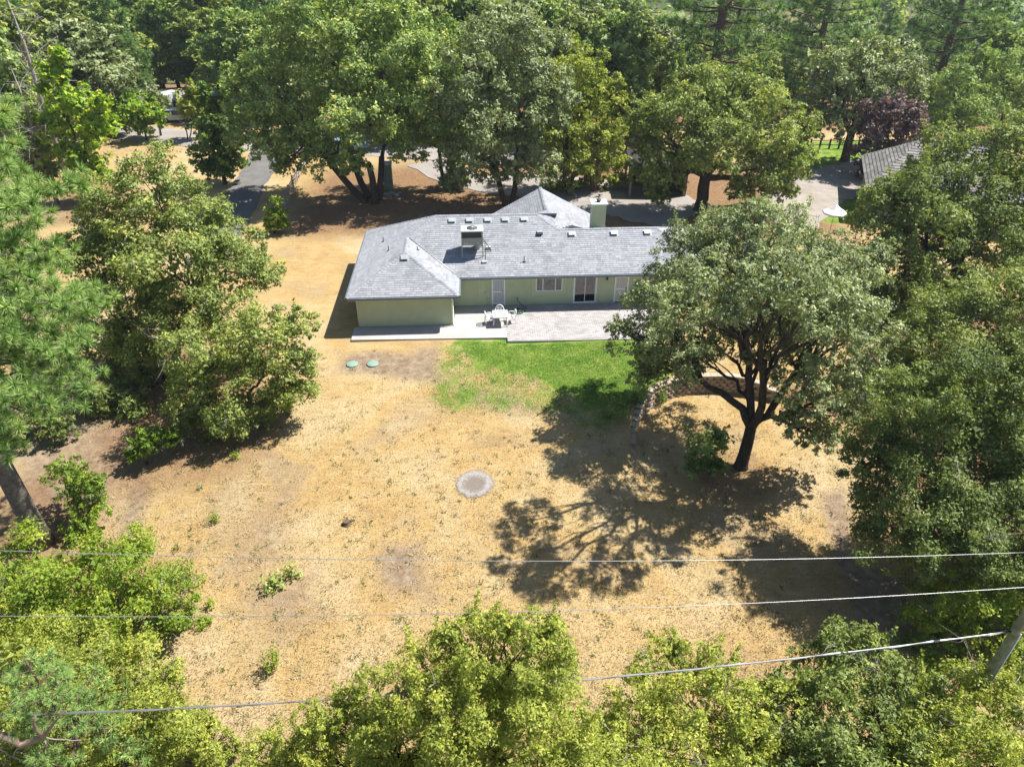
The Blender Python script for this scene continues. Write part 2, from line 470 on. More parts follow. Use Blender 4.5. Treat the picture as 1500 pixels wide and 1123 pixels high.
m, nt, out = node_mat("dry_ground"); k = NT(nt)
v = k.coord()
n_big = k.noise(v, 0.13, 6, 0.62, 0.5); n_mid = k.noise(v, 0.8, 7, 0.68, 0.5); n_fine = k.noise(v, 8, 6, 0.72, 0.6)
v_st = k.coord((0.40, 3.4, 1), (0, 0, math.radians(4)))
n_str = k.noise(v_st, 1.2, 6, 0.68, 2.2)
straw = k.ramp(n_mid, [(0.30, (0.189, 0.131, 0.065)), (0.43, (0.276, 0.200, 0.095)), (0.55, (0.335, 0.252, 0.127)), (0.72, (0.407, 0.341, 0.205))])
gold = k.ramp(n_big, [(0.32, (0.400, 0.325, 0.215)), (0.45, (0.340, 0.250, 0.125)), (0.53, (0.330, 0.208, 0.072)), (0.62, (0.235, 0.165, 0.095)), (0.72, (0.300, 0.240, 0.160))])
c = k.mix(0.55, straw, gold)
c = k.mix(k.ramp(n_str, [(0.50, 0.0), (0.70, 0.42)]), c, (0.417, 0.352, 0.205))
c = k.mix(k.ramp(n_str, [(0.32, 0.40), (0.45, 0.0)]), c, (0.213, 0.152, 0.076))
c = k.mix(k.ramp(n_fine, [(0.34, 0.42), (0.50, 0.0)]), c, (0.145, 0.103, 0.050))
spots = k.ramp(k.noise(v, 2.3, 5, 0.75), [(0.60, 0.0), (0.72, 0.6)])
c = k.mix(spots, c, (0.145, 0.142, 0.065))
# bare earth
dirtf = k.ramp(k.math('ADD', k.attr("dirt"), k.math('MULTIPLY', k.math('SUBTRACT', n_mid, 0.5), 1.0)), [(0.15, 0.0), (0.70, 0.92)])
earth = k.ramp(k.noise(v, 2.6, 7, 0.72), [(0.3, (0.105, 0.075, 0.052)), (0.52, (0.195, 0.145, 0.100)), (0.72, (0.300, 0.245, 0.190))])
c = k.mix(dirtf, c, earth)
# leaf litter
litf = k.ramp(k.math('ADD', k.attr("litter"), k.math('MULTIPLY', k.math('SUBTRACT', n_mid, 0.5), 1.0)), [(0.2, 0.0), (0.75, 0.92)])
lit = k.ramp(k.noise(v, 5.0, 7, 0.75), [(0.3, (0.075, 0.045, 0.028)), (0.52, (0.170, 0.100, 0.055)), (0.72, (0.270, 0.175, 0.100))])
c = k.mix(litf, c, lit)
# watered grass, ragged towards its edge
lw = k.math('ADD', k.attr("lawn"), k.math('MULTIPLY', k.math('SUBTRACT', k.noise(v, 0.9, 8, 0.74, 0.6), 0.5), 1.5))
lawnf = k.ramp(lw, [(0.36, 0.0), (0.66, 0.97)])
green = k.ramp(k.noise(v, 1.1, 7, 0.74, 0.4), [(0.30, (0.042, 0.097, 0.012)), (0.46, (0.089, 0.166, 0.018)), (0.60, (0.158, 0.221, 0.036)), (0.74, (0.273, 0.248, 0.128))])
c = k.mix(lawnf, c, green)
# distant hills: grass with scrub
far = k.attr("far")
hill = k.ramp(k.noise(v, 0.03, 6, 0.65), [(0.46, (0.050, 0.065, 0.028)), (0.62, (0.300, 0.225, 0.115))])
c = k.mix(far, c, hill)
p = k.n("BsdfPrincipled"); k.l(c, p.inputs["Base Color"]); p.inputs["Roughness"].default_value = 0.95
p.inputs["Specular IOR Level"].default_value = 0.1
k.l(k.bump(k.math('ADD', n_fine, n_mid), 0.8, 0.06), p.inputs["Normal"])
k.l(p.outputs[0], out.inputs[0])

gme = np_mesh("ground", np.stack([gx, gy, gz], -1).reshape(-1, 3), gf, "dry_ground", smooth=True)
for nm, val in (("lawn", lawn_value(gx, gy)), ("dirt", dirt_value(gx, gy)), ("litter", litter_value(gx, gy)), ("far", sstep(120, 190, np.hypot(gx, gy)))):
    a = gme.attributes.new(nm, 'FLOAT', 'POINT'); a.data.foreach_set("value", val.ravel().astype(np.float32))
tag(obj_from("ground", gme), "dry straw-coloured yard and hillside around the house", kind="structure")

def ribbon(name, pix, widths, mat, label, lift=0.03, pts=None):
    """A road or path laid on the terrain along ground points."""
    P = [on_ground(*q)[:2] for q in pix] if pts is None else [np.array(q, float) for q in pts]
    P = np.array(P); n = len(P) * 6
    t = np.linspace(0, len(P) - 1, n)
    def cr(i, f):
        p0, p1, p2, p3 = P[max(i - 1, 0)], P[i], P[min(i + 1, len(P) - 1)], P[min(i + 2, len(P) - 1)]
        return 0.5 * (2 * p1 + (p2 - p0) * f + (2 * p0 - 5 * p1 + 4 * p2 - p3) * f * f + (3 * p1 - p0 - 3 * p2 + p3) * f ** 3)
    C = np.array([cr(min(int(a), len(P) - 2), a - min(int(a), len(P) - 2)) for a in t])
    Wd = np.interp(t, range(len(P)), widths)
    T = np.gradient(C, axis=0); T /= np.linalg.norm(T, axis=1)[:, None] + 1e-9
    N = np.stack([-T[:, 1], T[:, 0]], 1)
    rows = []
    offs = np.linspace(-0.5, 0.5, 7)
    for i in range(n):
        jag = 1 + 0.06 * math.sin(i * 2.1) + 0.04 * math.sin(i * 5.3)
        for o in offs:
            q = C[i] + N[i] * Wd[i] * o * jag
            rows.append((q[0], q[1], 0))
    R = np.array(rows); R[:, 2] = terrain(R[:, 0], R[:, 1]) + lift
    ii = np.arange(n * 7).reshape(n, 7)
    f = np.stack([ii[:-1, :-1], ii[1:, :-1], ii[1:, 1:], ii[:-1, 1:]], -1).reshape(-1, 4)
    return tag(obj_from(name, np_mesh(name, R, f, mat, smooth=True)), label, kind="structure")

ribbon("road", [(-120, 170), (60, 182), (170, 190), (280, 204), (420, 212), (620, 224), (760, 232)], [6, 6, 6, 6, 6, 5, 5], "road_grey", "pale grey country road beyond the dry meadow")
ribbon("driveway", [(395, 212), (385, 240), (362, 275), (335, 330), (300, 390)], [4.2, 3.5, 3.4, 3.4, 3.4], "asphalt", "shaded asphalt driveway running beside the old fence", 0.05)
ribbon("driveway", [(620, 238), (690, 266), (770, 272), (850, 282), (930, 296), (1010, 318)], [4, 4.5, 7, 9, 9, 8], "road_grey", "paved turning area behind the house", 0.05)
ribbon("driveway", [(1150, 330), (1180, 285), (1225, 268), (1290, 255), (1360, 240)], [5, 7, 8, 9, 9], "gravel_drive", "pale gravel drive of the neighbouring house", 0.04)

# ------------------------------------------------------------------ the house (local axes: u along the front, v into the depth)
HOUSE_O = (-10.46, 40.13, 0.0); HOUSE_R = math.radians(3.0)
house = empty("house", HOUSE_O, "single-storey sage green ranch house with grey shingle hip roof", "house", rz=HOUSE_R)

def HW(u, v, z=0.0):
    c, s = math.cos(HOUSE_R), math.sin(HOUSE_R)
    return (HOUSE_O[0] + u * c - v * s, HOUSE_O[1] + u * s + v * c, z)

ZE, PT = 2.4, 0.42
def plane(o, sh, p, z0=ZE): return dict(o=np.array(o, float), s=np.array(sh, float), p=p, z0=z0)
WR, VM, VR, UE, UL, UR, VL = 7.1, 2.6, 8.04, 12.6, 14.07, 21.0, 6.57
UX = UR + VL - VM                                            # right eave
def fit3(nm, P):
    P = np.array(P, float); n_ = np.cross(P[1] - P[0], P[2] - P[0]); g = -n_[:2] / n_[2]; pp_ = np.linalg.norm(g)
    i = int(np.argmin(P[:, 2]))
    return (nm, plane(P[i][:2], g / pp_, pp_, P[i][2]), [tuple(p[:2]) for p in P])
ROOF = [
    ("left", plane((0, 0), (1, 0), PT), [(0, 0), (3.55, 3.55), (3.55, 6.15), (5.44, VR), (0, 11.3)]),
    ("wing_front", plane((0, 0), (0, 1), PT), [(0, 0), (WR, 0), (3.55, 3.55)]),
    ("wing_right", plane((WR, 0), (-1, 0), PT), [(WR, 0), (WR, VM), (3.55, 6.15), (3.55, 3.55)]),
    ("main_front", plane((WR, VM), (0, 1), PT), [(WR, VM), (UX, VM), (UR, VL), (UL, VL), (UE, VR), (5.44, VR), (3.55, 6.15)]),
    ("right_end", plane((UX, VM), (-1, 0), PT), [(UX, VM), (UX, VL * 2 - VM), (UR, VL)]),
    ("low_back", plane((UX, VL * 2 - VM), (0, -1), PT), [(UL, VL), (UR, VL), (UX, VL * 2 - VM), (17.6, VL * 2 - VM), (UL, VL + 0.3)]),
    ("main_back", plane((0, 11.3), (0, -1), 0.7), [(0, 11.3), (5.44, VR), (UE + 1.5, VR), (UE + 1.5, 11.3)]),
    fit3("back_facet", [(UE, VR, 4.685), (UL, VL, 4.067), (13.4, 8.84, 4.685)]),
    fit3("back_facet", [(13.4, 8.84, 4.685), (UL, VL, 4.067), (15.2, 8.2, 3.704)]),
    ("back_right", plane((17.6, 14), (-1, 0), 0.545), [(13.4, 8.84), (15.2, 8.2), (17.6, 9.9), (17.6, 13.6), (13.4, 13.6)]),
    ("back_left", plane((9.2, 14), (1, 0), 0.545), [(13.4, 8.84), (13.4, 13.6), (9.2, 13.6), (9.2, 9.4)]),
]
def rz_(pl, uv): return pl["z0"] + pl["p"] * float(np.dot(np.array(uv) - pl["o"], pl["s"]))

deck = MB(); shing = MB()
for nm, pl, poly in ROOF:
    top = [(u, v, rz_(pl, (u, v))) for u, v in poly]
    n = len(top)
    bot = [(u, v, z - 0.14) for u, v, z in top]
    area = sum(poly[i][0] * poly[(i + 1) % n][1] - poly[(i + 1) % n][0] * poly[i][1] for i in range(n))
    order = range(n) if area > 0 else range(n - 1, -1, -1)
    o = list(order)
    deck.add(top + bot, [tuple(o), tuple(i + n for i in reversed(o))] + [(o[i], o[i] + n, o[(i + 1) % n] + n, o[(i + 1) % n]) for i in range(n)])
    # shingle courses
    cph = 1 / math.sqrt(1 + pl["p"] ** 2); sph = pl["p"] * cph
    eh = np.array([-pl["s"][1], pl["s"][0]]) * -1
    ab = np.array([(np.dot(np.array(q) - pl["o"], eh), np.dot(np.array(q) - pl["o"], pl["s"]) / cph) for q in poly])
    nz = np.array([-pl["s"][0] * sph, -pl["s"][1] * sph, cph])
    def P3(a, b, h):
        q = pl["o"] + eh * a + pl["s"] * b * cph
        return np.array([q[0], q[1], pl["z0"] + b * sph]) + nz * h
    H_, W2 = 0.19, 0.34
    b0, b1 = ab[:, 1].min(), ab[:, 1].max()
    kk = 0
    while b0 + kk * H_ < b1 - 0.02:
        ba = b0 + kk * H_; bb = min(ba + H_ * 1.06, b1); bm = ba + H_ * 0.4
        xs = []
        for i in range(n):
            p, q = ab[i], ab[(i + 1) % n]
            if (p[1] > bm) != (q[1] > bm): xs.append(p[0] + (bm - p[1]) / (q[1] - p[1]) * (q[0] - p[0]))
        xs.sort()
        for j in range(0, len(xs) - 1, 2):
            a = xs[j] - (W2 * ((kk * 0.41) % 1.0)); row = random.gauss(0, 0.06)
            while a < xs[j + 1]:
                w = W2 * random.choice((0.6, 0.85, 1.0, 1.2))
                l, r = max(a, xs[j]), min(a + w, xs[j + 1])
                if r - l > 0.02:
                    hl = 0.022 + random.random() * 0.010
                    vs = [P3(l, ba, hl), P3(r - 0.008, ba, hl), P3(r - 0.008, bb, 0.008), P3(l, bb, 0.008), P3(l, ba, 0.0), P3(r - 0.008, ba, 0.0)]
                    fs = [(0, 1, 2, 3), (4, 5, 1, 0)]
                    if np.cross(np.array(vs[1]) - vs[0], np.array(vs[3]) - vs[0]) @ nz < 0: fs = [f[::-1] for f in fs]
                    shing.add(vs, fs, min(1, max(0, 0.5 + row + random.gauss(0, 0.2))))
                a += w
        kk += 1
roof = deck.build("roof", "gutter_grey", house)
s = shing.build("shingles", "roof_shingle", roof); s["kind"] = "stuff"

def roof_z(u, v):
    return min(rz_(pl, (u, v)) for nm, pl, poly in ROOF[:5] if poly_sdf(poly, np.array([float(u)]), np.array([float(v)]))[0] <= 0.02)

caps = MB()
def cap_line(a, b):
    a, b = Vector(a), Vector(b); d = (b - a); L = d.length; d.normalize()
    side = d.cross(Vector((0, 0, 1))).normalized(); n = int(L / 0.24)
    for i in range(n):
        p = a + d * (L * i / n); q = a + d * (L * (i + 1.12) / n)
        h0, h1 = 0.052, 0.036
        vs = [p + side * 0.13 + Vector((0, 0, h0 - 0.05)), p + Vector((0, 0, h0)), p - side * 0.13 + Vector((0, 0, h0 - 0.05)),
              q + side * 0.13 + Vector((0, 0, h1 - 0.05)), q + Vector((0, 0, h1)), q - side * 0.13 + Vector((0, 0, h1 - 0.05))]
        caps.add(vs, [(0, 1, 4, 3), (1, 2, 5, 4), (0, 2, 1)], min(1, max(0, random.gauss(0.42, 0.2))))
zW, zR, zL = ZE + PT * 3.55, ZE + PT * (VR - VM), ZE + PT * (VL - VM)
for a, b in [((0, 0, ZE), (3.55, 3.55, zW)), ((WR, 0, ZE), (3.55, 3.55, zW)), ((3.55, 3.55, zW), (3.55, 6.15, zW)),
             ((3.55, 6.15, zW), (5.44, VR, zR)), ((5.44, VR, zR), (UE, VR, zR)), ((UL, VL, zL), (UE, VR, zR)),
             ((UL, VL, zL), (UR, VL, zL)), ((UX, VM, ZE), (UR, VL, zL)), ((UX, VL * 2 - VM, ZE), (UR, VL, zL)),
             ((0, 11.3, ZE), (5.44, VR, zR)), ((13.4, 8.84, 4.69), (13.4, 13.6, 4.69))]:
    cap_line(a, b)
cp = caps.build("ridge_caps", "roof_shingle", roof); cp["kind"] = "stuff"
# valley flashing beside the wing
fl = MB().tube([(WR, VM, ZE + 0.02), (3.6, 6.1, zW + 0.02)], 0.05, 6); fl.build("valley_flashing", "vent_metal", roof)

# fascia boards and gutters along the eaves
def eave(a, b, inward):
    a = np.array(a, float); b = np.array(b, float); i = np.array(inward, float)
    d = (b - a) / np.linalg.norm(b - a)
    def slab(o0, o1, z0, z1):
        q = [a + i * o0, b + i * o0, b + i * o1, a + i * o1]
        m = MB().add([(*p, z0) for p in q] + [(*p, z1) for p in q], [(0, 3, 2, 1), (4, 5, 6, 7), (0, 1, 5, 4), (1, 2, 6, 5), (2, 3, 7, 6), (3, 0, 4, 7)])
        return m
    slab(0.02, 0.06, ZE - 0.20, ZE - 0.015).build("fascia_board", "trim_cream", roof)
    slab(-0.11, 0.017, ZE - 0.13, ZE - 0.02).build("gutter", "gutter_grey", roof)
    slab(0.063, 0.62, ZE - 0.225, ZE - 0.20).build("soffit", "trim_cream", roof)
eave((0, 0), (WR, 0), (0, 1)); eave((WR, 0.0), (WR, VM), (-1, 0)); eave((WR, VM), (UX, VM), (0, 1)); eave((0, 11.3), (0, 0), (1, 0)); eave((UX, VM), (UX, 10.5), (-1, 0))

# walls: lapped boards with real openings
ZW = ZE - 0.20
def siding(name, a, b, openings=(), board=0.23):
    """Wall from a to b (u, v); the outside is to the right of a->b. Openings (t0, t1, z0, z1)."""
    a = np.array(a, float); b = np.array(b, float); L = np.linalg.norm(b - a); d = (b - a) / L; nrm = np.array([d[1], -d[0]])
    mb = MB(); core = MB()
    def pt(t, z, o): q = a + d * t + nrm * o; return (q[0], q[1], z)
    z = -0.10
    cuts = sorted({-0.10, ZW} | {o[2] for o in openings} | {o[3] for o in openings} | {round(-0.1 + board * i, 4) for i in range(1, int((ZW + 0.1) / board) + 1)})
    for z0, z1 in zip(cuts[:-1], cuts[1:]):
        if z1 - z0 < 1e-4: continue
        segs = [(0.0, L)]
        for t0, t1, y0, y1 in openings:
            if z0 >= y0 - 1e-6 and z1 <= y1 + 1e-6:
                segs = [s for p, q in segs for s in ((p, min(q, t0)), (max(p, t1), q)) if s[1] - s[0] > 1e-3]
        for p, q in segs:
            f = lambda zz: 0.032 * (1 - (((zz + 0.1) / board) % 1.0))
            o0 = 0.004 + f(z0 + 1e-5); o1 = 0.004 + f(z1 - 1e-5)
            mb.add([pt(p, z0, o0), pt(q, z0, o0), pt(q, z1, o1), pt(p, z1, o1), pt(p, z0, -0.12), pt(q, z0, -0.12), pt(q, z1, -0.12), pt(p, z1, -0.12)],
                   [(0, 1, 2, 3), (5, 4, 7, 6), (0, 4, 5, 1), (3, 2, 6, 7), (1, 5, 6, 2), (4, 0, 3, 7)])
    return mb.build(name, "siding_green", house)

VW = 3.25; MU = 6.55                                         # main wall line, its start at the wing
def main_u(px): return None
OPEN = dict(flush=(8.33, 8.86), screen=(9.30, 10.14), window=(12.28, 14.10), slider=(14.92, 16.44), screen2=(17.75, 18.65))
siding("wall", (0.5, 0.6), (6.55, 0.6))
siding("wall", (6.55, 0.6), (6.55, 3.25))
siding("wall", (MU, VW), (UX - 0.6, VW), [(OPEN["screen"][0] - MU, OPEN["screen"][1] - MU, -0.1, 2.05), (OPEN["window"][0] - MU, OPEN["window"][1] - MU, 0.98, 2.08),
                                        (OPEN["slider"][0] - MU, OPEN["slider"][1] - MU, -0.1, 2.05), (OPEN["screen2"][0] - MU, OPEN["screen2"][1] - MU, -0.1, 2.05)])
siding("wall", (UX - 0.6, VW), (UX - 0.6, 10.0))
siding("wall", (UX - 0.6, 10.0), (17.2, 10.0)); siding("wall", (17.2, 10.0), (17.2, 13.3)); siding("wall", (17.2, 13.3), (9.6, 13.3))
siding("wall", (9.6, 13.3), (9.6, 10.8)); siding("wall", (9.6, 10.8), (0.5, 10.8)); siding("wall", (0.5, 10.8), (0.5, 0.6))
for u, v in ((0.5, 0.6), (6.55, 0.6)):
    MB().box(u - 0.05, u + 0.05, v - 0.045, v + 0.055, -0.1, ZW).build("corner_board", "trim_cream", house)
MB().box(MU + 0.2, UX - 0.8, VW + 0.9, VW + 0.95, -0.1, ZW).build("unlit_room_sheet", "interior_dark", house)  # near-black sheet, its colour stands for the unlit rooms behind the openings
MB().box(0.45, 6.6, 0.545, 0.575, -0.1, 0.02).build("foundation", "concrete", house)

def frame(parent, name, u0, u1, z0, z1, w, v0, v1, mat, bottom=True):
    m_ = MB().box(u0, u0 + w, v0, v1, z0, z1).box(u1 - w, u1, v0, v1, z0, z1).box(u0 + w, u1 - w, v0, v1, z1 - w, z1)
    if bottom: m_.box(u0 + w, u1 - w, v0, v1, z0, z0 + w)
    return m_.build(name, mat, parent)

m, nt, out = node_mat("window_glass"); k = NT(nt)
tr = k.n("BsdfTransparent"); tr.inputs[0].default_value = (0.62, 0.64, 0.66, 1)
gl = k.n("BsdfGlossy"); gl.inputs["Roughness"].default_value = 0.03
fr = k.n("Fresnel"); fr.inputs[0].default_value = 1.5
mx = k.n("MixShader"); k.l(k.math('ADD', fr.outputs[0], 0.06), mx.inputs[0]); k.l(tr.outputs[0], mx.inputs[1]); k.l(gl.outputs[0], mx.inputs[2]); k.l(mx.outputs[0], out.inputs[0])

def screen_door(u0, u1):
    d = MB().box(u0 + 0.06, u1 - 0.06, VW - 0.035, VW - 0.015, 0.05, 2.0).build("screen_door", "screen_mesh", house)
    frame(d, "door_frame", u0 - 0.04, u1 + 0.04, -0.02, 2.12, 0.10, VW - 0.06, VW + 0.04, "trim_white", False)
    z = 0.22
    for (a, b) in ((0.14, 0.95), (1.05, 1.9)):
        for i in range(6):
            u = u0 + 0.14 + i * (u1 - u0 - 0.28) / 5
            MB().box(u - 0.008, u + 0.008, VW - 0.055, VW - 0.036, a, b).build("bar", "trim_white", d)
    for zz in (0.10, 1.0, 1.92):
        MB().box(u0 + 0.065, u1 - 0.065, VW - 0.058, VW - 0.036, zz - 0.04, zz + 0.04).build("rail", "trim_white", d)
    MB().box(u1 - 0.15, u1 - 0.11, VW - 0.10, VW - 0.059, 0.98, 1.10).build("handle", "black_metal", d)
    return d
plain("screen_mesh", (0.42, 0.42, 0.44), 0.7, 0.08, 6)
screen_door(*OPEN["screen"])
plain("screen_tan", (0.50, 0.46, 0.42), 0.7, 0.08, 6)
d2 = screen_door(*OPEN["screen2"]); d2.data.materials[0] = MATS["screen_tan"]; d2["label"] = "tan screen door with white frame beside the wall lamp"
# flush cupboard door in the wall colour
fd = MB().box(OPEN["flush"][0], OPEN["flush"][1], VW - 0.05, VW - 0.029, 0.03, 2.02).build("door", "trim_cream", house)
MB().box(8.38, 8.81, VW - 0.062, VW - 0.051, 0.12, 0.95).build("door_panel", "siding_green", fd)
MB().box(8.38, 8.81, VW - 0.062, VW - 0.051, 1.05, 1.93).build("door_panel", "siding_green", fd)
MB().tube([(8.78, VW - 0.05, 1.0), (8.78, VW - 0.11, 1.0)], 0.025, 8).build("door_knob", "black_metal", fd)
MB().box(8.95, 9.07, VW - 0.07, VW - 0.029, 0.25, 0.55).build("electric_box", "siding_green", house)
# three-light window in a trim surround
u0, u1 = OPEN["window"]; w_ = u1 - u0
win = frame(house, "window", u0, u1, 0.98, 2.08, 0.06, VW - 0.06, VW + 0.03, "trim_white")
frame(win, "window_trim", u0 - 0.30, u1 + 0.30, 0.66, 2.19, 0.298, VW - 0.045, VW - 0.028, "trim_cream")
for a, b in ((0.06, 0.45), (0.51, w_ - 0.51), (w_ - 0.45, w_ - 0.06)):
    MB().box(u0 + a, u0 + b, VW - 0.012, VW - 0.006, 1.04, 2.02).build("pane", "window_glass", win)
for a in (0.45, w_ - 0.51):
    MB().box(u0 + a, u0 + a + 0.06, VW - 0.05, VW + 0.02, 1.04, 2.02).build("mullion", "trim_white", win)
for a, b, mm in ((0.06, 0.45, "curtain"), (0.50, w_ - 0.50, "blind_grey"), (w_ - 0.45, w_ - 0.06, "curtain")):
    MB().box(u0 + a, u0 + b, VW + 0.10, VW + 0.12, 1.0, 2.05).build("blind", mm, win)
# sliding glass door
u0, u1 = OPEN["slider"]
sd = frame(house, "sliding_door", u0 - 0.05, u1 + 0.05, -0.02, 2.10, 0.07, VW - 0.06, VW + 0.05, "trim_white")
um = (u0 + u1) / 2
for a, b, o in ((u0 + 0.02, um + 0.02, 0.0), (um - 0.02, u1 - 0.02, 0.03)):
    q = frame(sd, "door_sash", a, b, 0.05, 2.03, 0.045, VW - 0.04 + o, VW - 0.012 + o, "trim_white")
    MB().box(a + 0.045, b - 0.045, VW - 0.03 + o, VW - 0.024 + o, 0.095, 1.985).build("pane", "window_glass", q)
m_ = MB()
for i in range(24):
    a = u0 + (u1 - u0) * i / 24; b = u0 + (u1 - u0) * (i + 1) / 24
    y = VW + 0.20 + 0.03 * (i % 2)
    m_.add([(a, y, 0.62), (b, VW + 0.20 + 0.03 * ((i + 1) % 2), 0.62), (b, VW + 0.20 + 0.03 * ((i + 1) % 2), 2.05), (a, y, 2.05)], [(0, 1, 2, 3)])
m_.build("curtain", "curtain", sd)
# wall lamp
lp = MB().lathe([(0.05, 0), (0.07, 0.05), (0.07, 0.2), (0.03, 0.27)], (17.15, VW - 0.10, 1.72), 10).build("wall_lamp", "black_metal", house)
MB().box(17.12, 17.18, VW - 0.05, VW - 0.029, 1.75, 1.95).build("bracket", "black_metal", lp)
# downspouts
for pts in ([(6.62, 0.02, ZE - 0.12), (6.62, 0.10, ZE - 0.3), (6.66, 0.50, ZE - 0.5), (6.66, 0.50, 0.05), (6.72, 0.35, 0.0)],
            [(MU + 0.16, VM + 0.03, ZE - 0.12), (MU + 0.16, VW - 0.08, ZE - 0.45), (MU + 0.16, VW - 0.08, 0.02)]):
    MB().tube(pts, 0.045, 8).build("downspout", "trim_white", house)

# chimney
ch = MB()
cu0, cu1, cv0, cv1 = 16.48, 17.45, 7.0, 7.85
chim = MB().box(cu0, cu1, cv0, cv1, 2.6, 5.62).build("chimney", "siding_green", house)
MB().box(cu0 - 0.08, cu1 + 0.08, cv0 - 0.08, cv1 + 0.08, 5.623, 5.71).build("chimney_cap", "trim_white", chim)
MB().lathe([(0.14, 0), (0.14, 0.10), (0.2, 0.12), (0.2, 0.16)], ((cu0 + cu1) / 2, (cv0 + cv1) / 2, 5.71), 12).build("flue", "vent_dark", chim)
for v_ in (cv0 - 0.006, cv1 + 0.006):
    pass

# roof vents
def pan_vent(u, v, parent=roof):
    z = roof_z(u, v)
    t = math.atan(PT)
    M = Matrix.Translation((u, v, z + 0.035)) @ Matrix.Rotation(t, 4, 'X')
    b = MB().box(-0.23, 0.23, -0.2, 0.2, 0.07, 0.12).xform(M).build("roof_vent", "vent_metal", parent)
    MB().box(-0.19, 0.19, -0.17, 0.17, -0.03, 0.068).xform(M).build("vent_throat", "vent_dark", b)
    MB().box(-0.30, 0.30, -0.26, 0.28, -0.012, 0.004).xform(M).build("flashing", "vent_metal", b)
for u in (6.62, 7.86, 9.14, 10.38, 11.72): pan_vent(u, VR - 0.55)
for u in (14.98, 17.95, 20.3): pan_vent(u, VL - 0.5)
pan_vent(3.55, 3.02)
def pipe_vent(u, v, h=0.35, r=0.03, mat="vent_dark"):
    z = roof_z(u, v)
    p = MB().tube([(u, v, z - 0.05), (u, v, z + h)], r, 8).build("vent_pipe", mat, roof)
    MB().lathe([(0.12, 0), (0.05, 0.06)], (u, v, z + 0.0), 10).build("pipe_boot", "vent_dark", p)
pipe_vent(2.3, 5.1); pipe_vent(1.7, 7.3); pipe_vent(11.5, 3.8, 0.42); pipe_vent(4.3, 4.6, 0.25)
z = roof_z(12.75, 6.2)
hood = MB().box(12.55, 12.95, 6.05, 6.40, z - 0.02, z + 0.18).build("exhaust_hood", "vent_metal", roof)
MB().box(12.52, 12.86, 5.93, 6.04, z - 0.03, z + 0.10).build("hood_opening", "vent_dark", hood)

# ------------------------------------------------------------------ rooftop air conditioner
acu, acv = 8.02, 4.75
az = roof_z(acu, acv)
ac = empty("air_conditioner", HW(acu, acv, az), "beige rooftop air conditioning unit with round fan on the grey shingles", "air conditioner", rz=HOUSE_R)
Z0, Z1 = 0.68, 1.68
MB().box(-0.72, 0.72, -0.5, 0.5, Z0, Z0 + 0.52).build("cabinet", "unit_beige", ac)
MB().box(-0.66, 0.66, -0.44, 0.5, Z0 + 0.523, Z1 - 0.06).build("coil", "vent_dark", ac)
tp = MB().rbox(-0.76, 0.76, -0.54, 0.54, Z1 - 0.057, Z1 + 0.03, 0.03).build("top_panel", "unit_white", ac)
MB().lathe([(0.36, 0), (0.36, 0.03), (0.33, 0.035)], (0.02, 0.0, Z1 + 0.031), 24).build("fan_grille", "vent_dark", tp)
for i in range(4):
    a = i * math.pi / 4
    MB().tube([(0.02 + 0.34 * math.cos(a), 0.34 * math.sin(a), Z1 + 0.075), (0.02 - 0.34 * math.cos(a), -0.34 * math.sin(a), Z1 + 0.075)], 0.012, 6).build("grille_bar", "vent_metal", tp)
MB().lathe([(0.10, 0), (0.09, 0.03)], (0.02, 0, Z1 + 0.082), 14).build("fan_hub", "vent_metal", tp)
for x in (-0.70, 0.70):
    for y in (-0.48, 0.48):
        zz = PT * y
        MB().box(x - 0.03, x + 0.03, y - 0.03, y + 0.03, zz + 0.0, Z1 - 0.06 if y < 0 and False else Z0 - 0.002).build("leg", "vent_metal", ac)
for a in (-0.5, -0.33, 0.42):
    MB().box(a - 0.05, a + 0.05, -0.515, -0.503, Z0 + 0.06, Z0 + 0.22).build("cover_plate", "unit_white", ac)
for x in (-0.70, 0.70):
    MB().box(x - 0.03, x + 0.03, -0.49, -0.443, Z0 + 0.523, Z1 - 0.06).build("corner_post", "unit_beige", ac)
MB().tube([(0.3, 0.3, Z0), (0.3, 0.3, 0.05)], 0.22, 14).build("duct", "vent_metal", ac)
MB().tube([(0.74, -0.2, Z0 + 0.15), (0.86, -0.2, Z0 + 0.1), (0.88, -0.35, -0.1), (0.88, -0.75, -0.28), (0.72, -0.9, -0.33)], 0.025, 6).build("conduit", "vent_dark", ac)
MB().tube([(0.74, 0.1, Z0 + 0.2), (1.2, 0.0, 0.20), (1.25, 0.0, 0.03)], 0.025, 6).build("conduit", "black_metal", ac)
MB().box(0.95, 1.25, 0.1, 0.3, 0.05, 0.28).build("junction_box", "unit_white", ac)
MB().box(0.62, 0.95, -1.05, -0.82, -0.44, -0.28).build("junction_box", "unit_white", ac)

# ------------------------------------------------------------------ patio
def slab(name, quad, z0, z1, mat, label):
    vs = [HW(u, v, z0) for u, v in quad] + [HW(u, v, z1) for u, v in quad]; n = len(quad)
    mb = MB().add(vs, [tuple(range(n - 1, -1, -1)), tuple(range(n, 2 * n))] + [(i, (i + 1) % n, n + (i + 1) % n, n + i) for i in range(n)])
    return tag(mb.build(name, mat), label, kind="structure")
PA, PB, PE = 10.1, -1.32, -1.75
slab("patio", [(0.15, -1.08), (PA, PB + 0.02), (PA, 3.2), (6.7, 3.2), (6.7, 0.54), (0.15, 0.54)], -0.30, 0.0, "concrete", "smooth pale concrete patio beside the wing")
pv = slab("patio", [(PA + 0.005, PE), (21.4, PE - 0.15), (21.4, 3.2), (PA + 0.005, 3.2)], -0.30, -0.02, "concrete", "pale textured paver patio in front of the sliding door")
mb = MB()
pw, ph = 0.30, 0.15
r = 0; v0 = PE + 0.02
